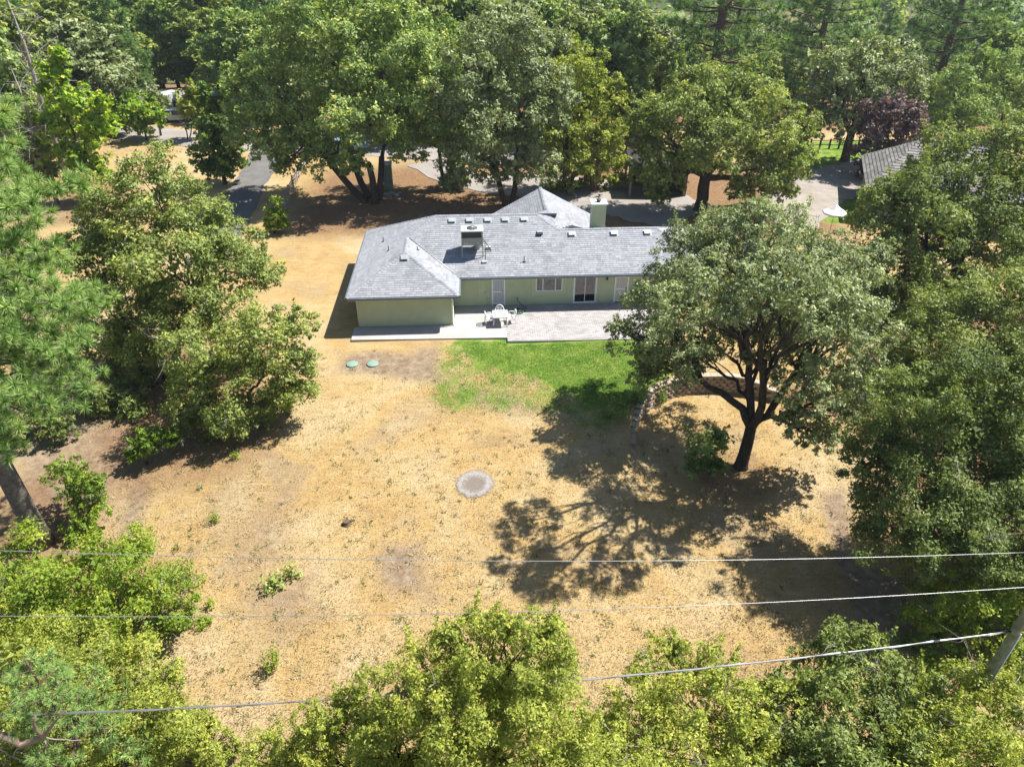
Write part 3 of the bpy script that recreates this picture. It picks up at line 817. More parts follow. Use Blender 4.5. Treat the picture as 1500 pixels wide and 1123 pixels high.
while v0 < 3.2 - ph:
    u = PA + 0.02 + (pw / 2 if r % 2 else 0)
    while u < 21.38 - pw:
        g = 0.006; h = 0.004 + random.random() * 0.004
        q = [(u + g, v0 + g), (u + pw - g, v0 + g), (u + pw - g, v0 + ph - g), (u + g, v0 + ph - g)]
        vs = [HW(a, b, -0.022) for a, b in q] + [HW(a, b, h) for a, b in q]
        mb.add(vs, [(4, 5, 6, 7), (0, 1, 5, 4), (1, 2, 6, 5), (2, 3, 7, 6), (3, 0, 4, 7)], min(1, max(0, random.gauss(0.5, 0.22))))
        u += pw
    v0 += ph; r += 1
o = mb.build("pavers", "paver", pv); o["kind"] = "stuff"

# ------------------------------------------------------------------ patio furniture
tb = HW(9.72, 0.55)
table = empty("patio_table", tb, "square white plastic patio table on the concrete patio", "table", rz=HOUSE_R)
MB().rbox(-0.50, 0.50, -0.50, 0.50, 0.70, 0.74, 0.02).build("tabletop", "plastic_white", table)
MB().box(-0.44, 0.44, -0.44, 0.44, 0.64, 0.698).build("apron", "plastic_white", table)
for x in (-0.42, 0.42):
    for y in (-0.42, 0.42): MB().tube([(x * 1.08, y * 1.08, 0), (x, y, 0.64)], [0.03, 0.045], 8).build("leg", "plastic_white", table)
def chair(loc, rz, label):
    c = empty("patio_chair", loc, label, "chair", "white plastic chairs around the patio table", rz)
    MB().rbox(-0.24, 0.24, -0.24, 0.24, 0.40, 0.44, 0.03).build("seat", "plastic_white", c)
    bk = MB()
    pts = [(0.27 * math.cos(t), 0.25 + 0.05 * math.sin(t), 0.44 + 0.46 * math.sin(t) ** 0.6) for t in np.linspace(0.0, math.pi, 13)]
    bk.tube(pts, 0.03, 6)
    for x in (-0.14, -0.05, 0.05, 0.14): bk.box(x - 0.028, x + 0.028, 0.25, 0.275, 0.43, 0.80)
    bk.build("backrest", "plastic_white", c)
    for s in (-1, 1):
        MB().tube([(s * 0.27, 0.26, 0.64), (s * 0.30, 0.0, 0.65), (s * 0.28, -0.22, 0.62), (s * 0.27, -0.25, 0.45)], 0.026, 6).build("armrest", "plastic_white", c)
        for y in (-0.24, 0.26): MB().tube([(s * 0.28, y * 1.1, 0), (s * 0.24, y, 0.42)], [0.022, 0.03], 6).build("leg", "plastic_white", c)
    return c
chair(HW(9.72, 1.18), HOUSE_R, "white plastic armchair between the patio table and the house")
chair(HW(9.02, 0.62), HOUSE_R + math.radians(98), "white plastic armchair between the patio table and the wing wall")
chair(HW(10.46, 0.72), HOUSE_R - math.radians(82), "white plastic armchair by the paver side of the patio table")
# garden hose
pts = []
for i in range(150):
    t = i * 0.21; r_ = 0.42 - 0.0016 * i + 0.05 * math.sin(i * 0.37)
    pts.append((r_ * 1.25 * math.cos(t), r_ * 0.8 * math.sin(t), 0.03 + 0.045 * (i // 30) + 0.012 * math.sin(i)))
pts += [(0.7, 0.5, 0.05), (0.4, 0.8, 0.05), (0.1, 1.0, 0.3), (0.05, 1.02, 0.5)]
hs = empty("garden_hose", HW(10.95, 2.05), "coiled dark green garden hose on the patio by the wall", "hose", rz=HOUSE_R)
MB().tube(pts, 0.022, 6).build("coil", "hose_green", hs)
MB().tube([(0.05, 1.02, 0.5), (0.05, 1.14, 0.52)], 0.03, 8).build("tap", "black_metal", hs)

# ------------------------------------------------------------------ vegetation
def unit(a): return a / (np.linalg.norm(a, axis=-1, keepdims=True) + 1e-9)

def leaf_faces(pos, nrm, size, rng, ratio=0.62):
    """One pointed blade (a triangle) per leaf."""
    n = len(pos)
    nrm = unit(nrm); t = unit(np.cross(nrm, rng.normal(size=(n, 3)))); b = np.cross(nrm, t)
    s = size * rng.uniform(0.65, 1.35, (n, 1))
    v = np.empty((n, 3, 3), np.float32)
    k = rng.uniform(-0.25, 0.25, (n, 1))
    v[:, 0] = pos - t * s * 0.4 + b * s * ratio * (0.5 + k)
    v[:, 1] = pos - t * s * 0.4 - b * s * ratio * (0.5 - k)
    v[:, 2] = pos + t * s * 0.6
    return v.reshape(-1, 3), np.arange(n * 3, dtype=np.int32).reshape(n, 3)

def crown_data(C, R, leaf, rng, floor=None, lai=0.85, puff=0.34, squash=0.85, bare=0.0, tint0=0.42, spread=0.16, under=-0.7, pmax=1.0, core=1.0, shoot=0.0):
    """Leaves of a crown: lobes -> puffs -> sprays -> leaves. C (n,3) centres, R (n) radii."""
    V, Fc, T, puffs = [], [], [], []
    off = 0
    for i in range(len(C)):
        pr0 = min(max(R[i] * puff, 0.16), pmax)
        n = max(5, int(2.7 * (R[i] / pr0) ** 2))
        d = unit(rng.normal(size=(n, 3))); d = d[d[:, 2] > under]
        inner = rng.random(len(d)) < 0.16
        rad = np.where(inner, rng.uniform(0.25, 0.6, len(d)), rng.uniform(0.68, 1.06, len(d)) )
        p = C[i] + d * (R[i] * rad)[:, None] * np.array([1, 1, squash])
        keep = np.ones(len(p), bool)
        for j in range(len(C)):
            if j != i: keep &= np.linalg.norm((p - C[j]) / np.array([1, 1, squash]), axis=1) > R[j] * 0.66
        keep &= rng.random(len(p)) > bare
        if floor is not None: keep &= p[:, 2] > floor + 0.10
        p, d = p[keep], d[keep]
        if not len(p): continue
        pr = pr0 * rng.uniform(0.6, 1.25, len(p))
        puffs += [(i, q) for q in p]
        lt = rng.normal(0, 0.05)
        cnt = np.maximum(6, (lai * math.pi * pr ** 2 / (0.31 * leaf ** 2))).astype(int)
        ns = np.clip((cnt / 14).astype(int), 3, 40)
        # sprays
        pid = np.repeat(np.arange(len(p)), ns)
        out = unit(d[pid] * 0.8 + np.array([0, 0, 0.45]))
        sd = unit(rng.normal(size=(len(pid), 3)) + out * 0.95)
        tip = p[pid] + sd * (pr[pid] * rng.uniform(0.55, 1.12, len(pid)))[:, None] * np.array([1, 1, 0.8])
        per = np.maximum(3, (cnt / ns))[pid]
        k = (per * rng.uniform(0.6, 1.4, len(pid))).astype(int)
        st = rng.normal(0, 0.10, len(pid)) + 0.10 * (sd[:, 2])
        lid = np.repeat(np.arange(len(pid)), k)
        sig = (pr[pid[lid]] * 0.24)[:, None]
        pos = tip[lid] + rng.normal(size=(len(lid), 3)) * sig * np.array([1, 1, 0.75])
        nrm = unit(sd[lid] * 0.95 + np.array([0, 0, 0.40]) + rng.normal(size=(len(lid), 3)) * 0.55)
        if shoot > 0:
            up_ = np.where((d[:, 2] > 0.1) & (rng.random(len(p)) < shoot))[0]
            for q in up_:
                ax = unit(d[q] * 0.45 + np.array([0, 0, 1.0]) + rng.normal(size=3) * 0.22); m_ = int(max(14, cnt[q] * 0.35))
                tt = rng.uniform(0.4, 2.6, m_) * pr[q]
                pos = np.vstack([pos, p[q] + ax * tt[:, None] + rng.normal(size=(m_, 3)) * (pr[q] * 0.13)])
                nrm = np.vstack([nrm, unit(ax * 0.3 + np.array([0, 0, 0.4]) + rng.normal(size=(m_, 3)) * 0.8)])
                lid = np.concatenate([lid, np.full(m_, np.argmax(pid == q))])
        if floor is not None:
            ok = pos[:, 2] > floor + 0.03
            pos, nrm, lid = pos[ok], nrm[ok], lid[ok]
        pt = rng.normal(0, 0.07, len(p))
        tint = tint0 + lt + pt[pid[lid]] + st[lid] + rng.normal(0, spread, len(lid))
        v, f = leaf_faces(pos, nrm, leaf, rng)
        V.append(v); Fc.append(f + off); T.append(np.clip(tint, 0, 1)); off += len(v)
        # coarser foliage deep inside the lobe, inner shade painted as a darker tint
        nc = int(170 * core)
        if nc:
            pos = C[i] + unit(rng.normal(size=(nc, 3))) * (R[i] * 0.72 * rng.random((nc, 1)) ** 0.4) * np.array([1, 1, squash])
            if floor is not None: pos = pos[pos[:, 2] > floor + 0.1]
            v, f = leaf_faces(pos, rng.normal(size=pos.shape) + np.array([0, 0, 0.5]), max(leaf * 1.6, R[i] * 0.15), rng)
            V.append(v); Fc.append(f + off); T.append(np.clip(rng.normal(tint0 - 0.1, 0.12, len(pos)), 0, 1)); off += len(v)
    return np.concatenate(V), np.concatenate(Fc), np.concatenate(T), puffs

def limb(mb, a, b, r0, r1, rng, lift=0.25, seg=6, sides=7, wob=0.06):
    a = np.array(a, float); b = np.array(b, float); L = np.linalg.norm(b - a)
    c = a * 0.5 + b * 0.5 + np.array([0, 0, L * lift]) + rng.normal(size=3) * L * wob
    c[:2] = c[:2] * 0.6 + a[:2] * 0.4 if lift > 0 else c[:2]
    pts, rad = [], []
    for i in range(seg + 1):
        t = i / seg
        q = a * (1 - t) ** 2 + c * 2 * t * (1 - t) + b * t * t
        if 0 < i < seg: q = q + rng.normal(size=3) * L * wob * 0.35
        pts.append(q); rad.append(r0 * (1 - t) + r1 * t)
    mb.tube(pts, rad, sides, cap=True)
    return pts

TREES = []
LAI = 2.1
LEAF_TOTAL = [0]
def skeleton(C, R, puffs, H, r0, rng, stems=1, fork=0.28, twig=True, lean=(0, 0), gap=0.0):
    """Trunk, limbs and thin branches for a crown around the origin."""
    mb = MB()
    cen = C.mean(0)
    forks = []
    for s in range(stems):
        a = 2 * math.pi * s / max(stems, 1) + 0.6
        sp = r0 * (1.3 if stems > 1 else 0)
        hf = H * fork * rng.uniform(0.85, 1.15)
        base = np.array([math.cos(a) * sp, math.sin(a) * sp, -0.25])
        top = np.array([cen[0] * 0.3 + math.cos(a) * sp * 3 + lean[0], cen[1] * 0.3 + math.sin(a) * sp * 3 + lean[1], hf])
        pts = [base, base * 0.9 + np.array([0, 0, 0.45])] + [base + (top - base) * t + rng.normal(size=3) * 0.05 * r0 * 3 for t in (0.35, 0.65, 1.0)]
        rr = r0 / math.sqrt(stems)
        mb.tube(pts, [rr * 1.55, rr * 1.12, rr, rr * 0.95, rr * 0.86], 10)
        forks.append((top, rr))
    # group the lobes: a few main limbs, each forking to its lobes
    n = len(C); nm = int(np.clip(round(n / 3.6), 1, 6))
    cen = C[rng.choice(n, nm, replace=False)].copy()
    for _ in range(8):
        lab = np.argmin(((C[:, None] - cen[None]) ** 2).sum(-1), 1)
        for g in range(nm):
            if (lab == g).any(): cen[g] = C[lab == g].mean(0)
    for g in range(nm):
        ids = np.where(lab == g)[0]
        if not len(ids): continue
        top, rr = min(forks, key=lambda f: np.linalg.norm(f[0][:2] - cen[g][:2]))
        st = top - np.array([0, 0, rng.uniform(0, 0.22) * top[2]])
        if cen[g][2] < top[2] * 0.6: st = np.array([top[0] * 0.6, top[1] * 0.6, max(cen[g][2] * 0.6, 0.1)])
        joint = st + (cen[g] - st) * 0.58
        mr = rr * min(0.72, 0.42 + 0.07 * len(ids))
        main = limb(mb, st, joint, mr, mr * 0.62, rng, lift=0.10, seg=6, sides=8, wob=0.07)
        for i in ids:
            end = C[i] - np.array([0, 0, R[i] * 0.1])
            s0 = main[int(rng.integers(4, 7))]
            lr = mr * 0.5
            pts = limb(mb, s0, end, lr, max(0.012, lr * 0.3), rng, lift=0.06, wob=0.09)
            if twig:
                mine = [q for (j, q) in puffs if j == i]
                rng.shuffle(mine)
                for q in mine[:9]:
                    s_ = pts[int(rng.integers(2, 7))]
                    limb(mb, s_, q, lr * 0.36, 0.010, rng, lift=0.08, seg=4, sides=4, wob=0.09)
    return mb

def tree(name, label, cat, base, lobes, mat, Y=None, leaf=None, bark="bark_dark", r0=0.3, stems=1, fork=0.28, group=None, seed=0,
         lai=0.85, bare=0.0, tint=0.42, spread=0.16, puff=0.34, squash=0.9, under=-0.92, twig=True, pmax=1.0, dy=None, grow=1.08, shoot=0.10, core=1.0, dead=8, zfix=None, lean=(0, 0)):
    """A tree whose crown lobes are given as photo pixels (x, y, radius) at the depth of its foot plus an offset in metres."""
    rng = np.random.default_rng(1000 + seed)
    if Y is None: b = on_ground(*base)
    else:
        b = at_y(base[0], base[1], Y)
    b = np.array([b[0], b[1], tz(b[0], b[1]) - 0.02])
    C, R = [], []
    for q in lobes:
        off = q[3] if len(q) > 3 else rng.uniform(-1, 1) * (0.8 * q[2] / F_PX * b[1])
        p = at_y(q[0], q[1], b[1] + off) if zfix is None else at_z(q[0], q[1], zfix + rng.uniform(-0.5, 0.5))
        C.append(p - b); R.append(q[2] * grow * depth_of(p) / F_PX)
    C, R = np.array(C), np.array(R)
    dist = float(np.mean([depth_of(c + b) for c in C]))
    leaf = (leaf or max(0.076, dist * 0.0043)) * rng.uniform(0.88, 1.18)
    lai *= LAI
    V, Fc, T, puffs = crown_data(C, R, leaf, rng, floor=0.0, lai=lai, bare=bare, tint0=tint, spread=spread, puff=puff, squash=squash, under=under, pmax=pmax, shoot=shoot, core=core)
    LEAF_TOTAL[0] += len(Fc)
    root = empty(name, b, label, cat, group)
    H = float((C[:, 2] + R).max())
    skeleton(C, R, puffs, H, r0, rng, stems, fork, twig, lean).build("trunk", bark, root)
    obj_from("crown", np_mesh("crown", V, Fc, mat, T), root)
    if dead and twig:                                            # bare grey twigs sticking out of the crown
        dm = MB(); rng.shuffle(puffs)
        for (j, q) in [x for x in puffs if x[1][2] > 0.45 * C[x[0]][2]][:dead]:
            o_ = unit(q - C[j]) ; L_ = min(R[j] * 0.55, 1.1) * rng.uniform(0.6, 1.2)
            e_ = q + (o_ + np.array([0, 0, 0.35])) * L_
            pts = limb(dm, C[j] * 0.25 + q * 0.75, e_, 0.022, 0.007, rng, 0.03, 5, 4, 0.07)
            for r_ in pts[2:]:
                for _ in range(2): limb(dm, r_, r_ + (o_ * 0.5 + rng.normal(size=3) * 0.6) * L_ * 0.5, 0.010, 0.005, rng, 0.02, 3, 3, 0.08)
        if dm.v: dm.build("dead_twigs", "dead_wood", root)["kind"] = "stuff"
    TREES.append((label, np.round(b, 1), round(H, 1), len(Fc)))
    return root

# ---- the big shade oak and the trees round the yard
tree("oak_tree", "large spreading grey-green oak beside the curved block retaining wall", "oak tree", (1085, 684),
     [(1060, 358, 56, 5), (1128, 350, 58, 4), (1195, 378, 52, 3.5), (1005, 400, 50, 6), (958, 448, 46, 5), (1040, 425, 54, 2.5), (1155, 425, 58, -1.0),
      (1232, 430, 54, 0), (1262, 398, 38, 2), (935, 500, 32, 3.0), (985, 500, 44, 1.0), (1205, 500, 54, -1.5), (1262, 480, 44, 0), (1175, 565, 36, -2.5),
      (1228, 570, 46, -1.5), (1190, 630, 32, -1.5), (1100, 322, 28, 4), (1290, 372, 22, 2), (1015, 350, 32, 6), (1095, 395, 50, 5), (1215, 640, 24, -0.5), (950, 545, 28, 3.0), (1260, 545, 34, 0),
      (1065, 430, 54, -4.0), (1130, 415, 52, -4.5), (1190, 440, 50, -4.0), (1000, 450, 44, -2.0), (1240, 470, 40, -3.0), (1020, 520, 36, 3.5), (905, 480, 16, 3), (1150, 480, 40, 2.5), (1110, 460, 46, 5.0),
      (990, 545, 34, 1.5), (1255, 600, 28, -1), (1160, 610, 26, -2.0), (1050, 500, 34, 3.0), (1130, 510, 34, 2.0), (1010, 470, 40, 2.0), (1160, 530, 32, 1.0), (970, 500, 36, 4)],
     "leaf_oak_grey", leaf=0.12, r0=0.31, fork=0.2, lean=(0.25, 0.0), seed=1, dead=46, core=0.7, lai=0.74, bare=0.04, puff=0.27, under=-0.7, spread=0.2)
tree("oak_sucker", "low green shoots at the foot of the large oak trunk", "shrub", (1040, 694), [(1035, 650, 26, 0), (1018, 680, 18, -0.4), (1050, 680, 16, -0.3), (1055, 640, 16, 0.3)],
     "leaf_oak_deep", r0=0.04, fork=0.15, seed=2, dead=0, lai=0.5, stems=3, tint=0.4)
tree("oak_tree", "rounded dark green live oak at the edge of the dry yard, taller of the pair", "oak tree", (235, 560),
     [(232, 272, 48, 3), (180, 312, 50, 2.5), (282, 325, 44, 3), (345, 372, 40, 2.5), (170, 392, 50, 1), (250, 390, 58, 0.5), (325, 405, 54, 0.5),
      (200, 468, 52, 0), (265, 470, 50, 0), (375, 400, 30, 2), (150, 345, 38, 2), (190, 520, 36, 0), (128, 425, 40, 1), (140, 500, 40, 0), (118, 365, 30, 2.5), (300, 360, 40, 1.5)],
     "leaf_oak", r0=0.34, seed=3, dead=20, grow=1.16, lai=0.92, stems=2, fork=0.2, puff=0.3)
tree("oak_tree", "low bushy live oak spreading onto the dry grass towards the house", "oak tree", (330, 622),
     [(310, 520, 56, 0), (378, 490, 52, 0.6), (428, 482, 32, 1), (340, 585, 46, -0.6), (408, 548, 48, 0), (438, 525, 24, 0.5), (290, 570, 42, -0.6), (272, 605, 26, -1), (380, 600, 28, -0.5), (300, 615, 26, -1)],
     "leaf_oak", r0=0.22, seed=4, dead=14, grow=1.08, lai=0.8, stems=3, fork=0.14, puff=0.3, tint=0.48)
tree("broom_bush", "low yellow-green bush at the foot of the bushy live oak", "shrub", (415, 602), [(412, 578, 20, -0.4), (392, 592, 14, -0.6), (432, 566, 13, -0.2)], "leaf_lime", r0=0.03, seed=5, fork=0.1, stems=2, tint=0.6)
tree("oak_tree", "tall dense oak rising above the white parasol, beside the neighbour's roof", "oak tree", (1400, 420),
     [(1352, 272, 42, 2), (1308, 288, 32, 0), (1290, 420, 30, -2), (1315, 445, 34, -2.5), (1402, 240, 50, 2), (1376, 228, 32, 3), (1470, 228, 52, 3), (1296, 322, 42, 0), (1362, 318, 58, -1), (1445, 308, 60, 0), (1305, 372, 44, -1.5), (1395, 390, 54, -2), (1478, 380, 52, -1), (1520, 300, 50, 1), (1530, 230, 50, 3), (1340, 420, 40, -2)],
     "leaf_oak_green", Y=45, r0=0.42, seed=6, grow=1.12, lai=0.8, puff=0.31, tint=0.46)
tree("oak_tree", "broad oak between the tall dense oak and the thicket by the path", "oak tree", (1420, 610),
     [(1395, 470, 55, 1), (1475, 455, 58, 1), (1345, 500, 36, 0), (1328, 560, 52, -1), (1415, 540, 66, -1.5), (1492, 530, 62, -1), (1540, 460, 60, 0), (1290, 585, 30, 0), (1540, 560, 60, -1)],
     "leaf_oak_green", Y=35, r0=0.34, seed=7, grow=1.2, lai=0.8, stems=2, fork=0.2, puff=0.31, tint=0.5)
tree("oak_tree", "dense deep green oak thicket overhanging the bare dirt path", "oak tree", (1400, 800),
     [(1312, 640, 56, 1), (1395, 630, 66, 0), (1480, 620, 68, 0), (1286, 735, 44, -1), (1365, 722, 66, -1.5), (1455, 722, 70, -1.5), (1318, 795, 44, -3.0), (1400, 800, 54, -3.5), (1480, 800, 56, -3.5), (1540, 700, 60, 0), (1272, 680, 32, 0), (1540, 820, 50, -3),
      (1350, 580, 50, 0.5), (1440, 570, 60, 0.5), (1520, 560, 60, 1), (1600, 640, 70, 0), (1600, 560, 60, 1)],
     "leaf_oak_green", tint=0.36, Y=22.5, r0=0.30, seed=8, grow=1.15, core=1.2, lai=0.85, stems=3, fork=0.15, puff=0.29)
# ---- shrubs and tree tops along the near edge
tree("manzanita", "bright green dense shrub thicket beside the pine trunk, under the thin wires", "shrub", (150, 930),
     [(60, 850, 56, 0), (145, 845, 56, 0), (225, 875, 46, 0), (30, 920, 62, -0.5), (125, 925, 70, -0.8), (225, 945, 58, -0.5), (270, 910, 28, 0), (175, 985, 56, -1.2), (265, 985, 30, -0.8), (90, 985, 50, -1)],
     "leaf_bright", Y=18.5, r0=0.12, seed=9, grow=1.3, shoot=0.35, stems=4, fork=0.2, lai=0.85, puff=0.3, tint=0.55)
tree("oak_tree", "yellow-green scrub oak under the thick cable, with bare grey twigs", "scrub oak", (150, 1120),
     [(40, 1010, 50, 0.5), (130, 1040, 56, 0), (215, 1040, 52, 0), (60, 1090, 66, -0.5), (160, 1110, 66, -0.8), (245, 1095, 42, -0.3), (100, 1170, 70, -1), (210, 1170, 60, -1), (280, 1120, 26, 0), (325, 1110, 24, 0), (360, 1120, 18, 0), (20, 960, 50, 1.5), (110, 985, 50, 1.2), (200, 990, 44, 1.0), (300, 1080, 22, 0)],
     "leaf_olive", Y=13.0, r0=0.12, seed=10, grow=1.3, shoot=0.35, stems=3, fork=0.2, lai=0.75, puff=0.3)
tree("oak_tree", "pointed yellow-green oak top hiding the middle of the thick cable", "scrub oak", (700, 1500),
     [(768, 945, 44, 0.4), (700, 955, 46, 0.4), (642, 1000, 50, 0), (748, 1010, 62, 0), (575, 1040, 46, 0), (680, 1055, 66, -0.4), (798, 1055, 52, 0), (520, 1045, 30, 0.2), (600, 1100, 56, -0.5), (530, 1110, 50, -0.4),
      (448, 1095, 34, 0), (745, 1110, 66, -0.7), (835, 1100, 36, 0), (680, 1170, 70, -1), (560, 1190, 70, -1), (800, 1180, 60, -1), (440, 1160, 50, 0), (735, 920, 20, 0.4), (800, 925, 16, 0.4), (660, 930, 18, 0.5), (860, 1130, 44, -0.5), (470, 1060, 26, 0), (400, 1110, 30, 0)],
     "leaf_olive", Y=10.5, r0=0.2, seed=11, grow=1.3, shoot=0.35, stems=2, fork=0.3, lai=0.72, puff=0.28, tint=0.47)
tree("oak_tree", "airy scrub oak whose pale branches reach the thick cable", "scrub oak", (1000, 1400),
     [(965, 985, 38, 0.5), (1035, 975, 34, 0.5), (930, 1050, 46, 0), (1010, 1045, 52, 0), (1085, 1055, 46, 0.2), (995, 1110, 60, -0.5), (900, 1105, 44, 0), (1085, 1125, 52, -0.4), (1000, 1180, 70, -1), (1110, 1190, 60, -1), (880, 1170, 50, -0.6), (985, 950, 20, 0.5), (880, 1070, 34, 0), (1130, 1050, 44, 0), (1060, 1010, 34, 0.2)],
     "leaf_olive", Y=12.6, zfix=2.0, r0=0.12, seed=12, grow=1.18, shoot=0.35, stems=2, fork=0.3, lai=0.6, bare=0.1, puff=0.28, bark="dead_wood", tint=0.47)
tree("oak_tree", "green scrub oak crown between the airy scrub oak and the utility pole, under the cable", "scrub oak", (1240, 1250),
     [(1240, 955, 42, 0.8), (1190, 1000, 42, 0.5), (1275, 985, 46, 0.5), (1165, 1060, 48, 0), (1235, 1055, 58, 0), (1300, 1065, 48, 0), (1140, 1010, 28, 0.3), (1200, 1120, 60, -0.5), (1290, 1130, 60, -0.5), (1240, 1190, 70, -1), (1330, 1030, 44, 0), (1150, 1110, 50, -0.4)],
     "leaf_oak_green", Y=13.2, zfix=1.9, r0=0.12, seed=13, grow=1.18, shoot=0.35, stems=2, fork=0.3, lai=0.7, puff=0.28, tint=0.45)
tree("oak_tree", "leafy scrub oak hiding the foot of the utility pole, dark limbs showing", "scrub oak", (1430, 1250),
     [(1380, 1020, 48, 0.4), (1450, 1045, 52, 0), (1360, 1085, 52, 0), (1435, 1110, 56, -0.4), (1500, 1060, 46, 0), (1400, 1170, 66, -0.8), (1490, 1150, 56, -0.6), (1340, 1150, 50, -0.5)],
     "leaf_olive", Y=13.0, zfix=1.8, r0=0.13, seed=14, grow=1.2, shoot=0.35, stems=2, fork=0.3, lai=0.66, bare=0.06, puff=0.28, tint=0.42)
tree("manzanita", "pale green shrub behind the utility pole, below the dense thicket", "shrub", (1430, 1000),
     [(1402, 890, 40, 0.5), (1462, 890, 44, 0.5), (1365, 935, 36, 0), (1430, 945, 46, -0.3), (1492, 945, 44, -0.3), (1540, 910, 40, 0.4), (1350, 965, 24, 0), (1400, 985, 40, -0.5), (1470, 1000, 40, -0.5)],
     "leaf_bright", Y=17.5, r0=0.1, seed=15, grow=1.3, shoot=0.35, stems=4, fork=0.2, lai=0.75, puff=0.3, tint=0.5)
# ---- understorey on the dark side of the yard
tree("shrub", "green shrub growing against the pine trunk", "shrub", (110, 790), [(112, 722, 24, 1.2), (130, 745, 24, 0.6), (120, 772, 20, 0.2), (95, 690, 24, 2.0), (135, 705, 20, 1.0)], "leaf_bright", r0=0.06, seed=16, stems=4, fork=0.15, lai=0.65, tint=0.42, bark="dead_wood")
tree("shrub", "small leafy shrub in the shade between the pine and the live oaks", "shrub", (215, 680), [(210, 650, 20, 0), (232, 640, 16, 0.4), (195, 665, 12, -0.3), (255, 640, 14, 0.6)], "leaf_bright", r0=0.03, seed=17, stems=3, fork=0.1, lai=0.6, tint=0.35)
tree("shrub", "dry olive shrub in front of the taller live oak, beside the pine crown", "shrub", (170, 600), [(160, 575, 24, 0), (190, 590, 22, -0.4), (140, 600, 20, -0.3), (120, 570, 24, 0.5)], "leaf_oak", r0=0.05, seed=18, stems=3, fork=0.12, lai=0.6, tint=0.4)
tree("shrub", "low green shrub behind the pine trunk", "shrub", (60, 640), [(50, 610, 28, 0), (85, 625, 22, -0.3), (20, 630, 26, 0)], "leaf_oak_green", r0=0.05, seed=19, stems=3, fork=0.12, lai=0.65, tint=0.4)
# ---- trees behind the house
tree("oak_tree", "huge dark oak with a cluster of stout trunks behind the house wing", "oak tree", (545, 294),
     [(405, 115, 62, 3), (472, 65, 68, 2), (558, 85, 64, 0), (425, 190, 54, 2), (515, 165, 62, -2), (598, 140, 56, 0), (372, 175, 40, 1), (450, 20, 50, 3), (560, 15, 46, 3), (592, 205, 30, 0), (418, 232, 20, 0), (480, 225, 32, -1), (355, 120, 30, 1), (398, 205, 34, 0), (520, 235, 24, -2)],
     "leaf_oak_deep", r0=0.62, stems=4, fork=0.22, seed=20, lai=0.8, puff=0.27, tint=0.52)
tree("oak_tree", "grey-green oak with two slender trunks behind the back roof ridge", "oak tree", (745, 300),
     [(715, 115, 66, 0), (768, 95, 58, 1), (700, 190, 50, -1), (755, 180, 52, -1.5), (682, 235, 34, 0), (735, 60, 52, 2), (662, 145, 36, 1), (780, 240, 36, -1), (725, 250, 26, -1), (660, 265, 18, 0), (810, 145, 36, 0)],
     "leaf_oak_grey", r0=0.34, stems=2, fork=0.3, seed=21, lai=0.75, puff=0.27, tint=0.42)
tree("oak_tree", "olive-yellow oak drooping over the paved turning area behind the chimney", "oak tree", (830, 276),
     [(845, 105, 40, 1), (868, 165, 42, 0), (840, 215, 42, -1), (885, 235, 30, 0), (820, 262, 24, -1), (895, 190, 24, 0), (810, 190, 30, -1), (865, 265, 22, 0), (905, 262, 14, 0), (885, 130, 26, 1)],
     "leaf_olive", r0=0.26, stems=2, fork=0.35, seed=22, lai=0.75, puff=0.28, tint=0.42)
tree("oak_tree", "round full oak with a thick single trunk behind the chimney end of the roof", "oak tree", (1025, 308),
     [(1000, 160, 54, 0), (1068, 150, 54, 0), (1128, 180, 50, 0), (978, 215, 44, -1), (1048, 212, 50, -2), (1115, 240, 46, -1), (1158, 222, 36, 0), (952, 165, 30, 1), (972, 255, 28, -1), (1095, 272, 26, -1), (1142, 272, 24, 0), (1040, 122, 30, 1), (1175, 195, 20, 0), (950, 215, 22, 0), (945, 252, 20, 0), (965, 285, 16, -1)],
     "leaf_oak", r0=0.55, fork=0.25, seed=23, lai=0.8, puff=0.27, tint=0.46)
tree("oak_tree", "slim oak with two bare lower trunks near the small green shed", "oak tree", (655, 275),
     [(640, 120, 34, 1), (655, 180, 30, 0), (640, 60, 40, 2), (628, 200, 18, 0), (665, 230, 18, 0), (672, 262, 14, -0.5)], "leaf_oak_deep", r0=0.24, stems=2, fork=0.4, seed=24, lai=0.75, tint=0.5)
tree("oak_tree", "pale grey oak with a clear trunk on the neighbour's green lawn", "oak tree", (1237, 236),
     [(1228, 115, 42, 0), (1288, 110, 42, 0), (1202, 152, 36, 0), (1255, 160, 42, -1), (1310, 152, 36, 0), (1338, 135, 22, 0), (1190, 182, 20, 0), (1262, 90, 30, 1), (1320, 110, 28, 1), (1210, 100, 26, 0)],
     "leaf_oak_grey", r0=0.45, fork=0.3, seed=25, lai=0.62, bare=0.06, puff=0.27, tint=0.5)
tree("plum_tree", "dark purple-leaved plum tree behind the neighbour's roof", "plum tree", (1300, 258),
     [(1298, 180, 32, 0), (1325, 200, 26, 0), (1280, 212, 26, 0), (1310, 225, 22, 0), (1272, 238, 16, 0), (1335, 180, 18, 0), (1268, 258, 12, -1), (1290, 165, 26, 0), (1328, 178, 24, 0), (1312, 160, 20, 0.5)], "leaf_purple", r0=0.2, seed=26, fork=0.2, lai=0.75)
tree("oak_tree", "round dark oak behind the purple plum tree", "oak tree", (1400, 200), [(1400, 142, 40, 0), (1375, 162, 26, 0), (1430, 158, 28, 0), (1405, 175, 30, -1)], "leaf_oak_deep", Y=82, r0=0.3, seed=27, lai=0.8, tint=0.42)
tree("oak_tree", "dark oak above the tall dense oak, on the edge of the wood", "oak tree", (1475, 190), [(1470, 112, 42, 0), (1492, 150, 38, 0), (1452, 142, 26, 0), (1530, 110, 45, 0), (1440, 90, 24, 1)], "leaf_oak_deep", Y=86, r0=0.35, seed=28, lai=0.8, tint=0.5)
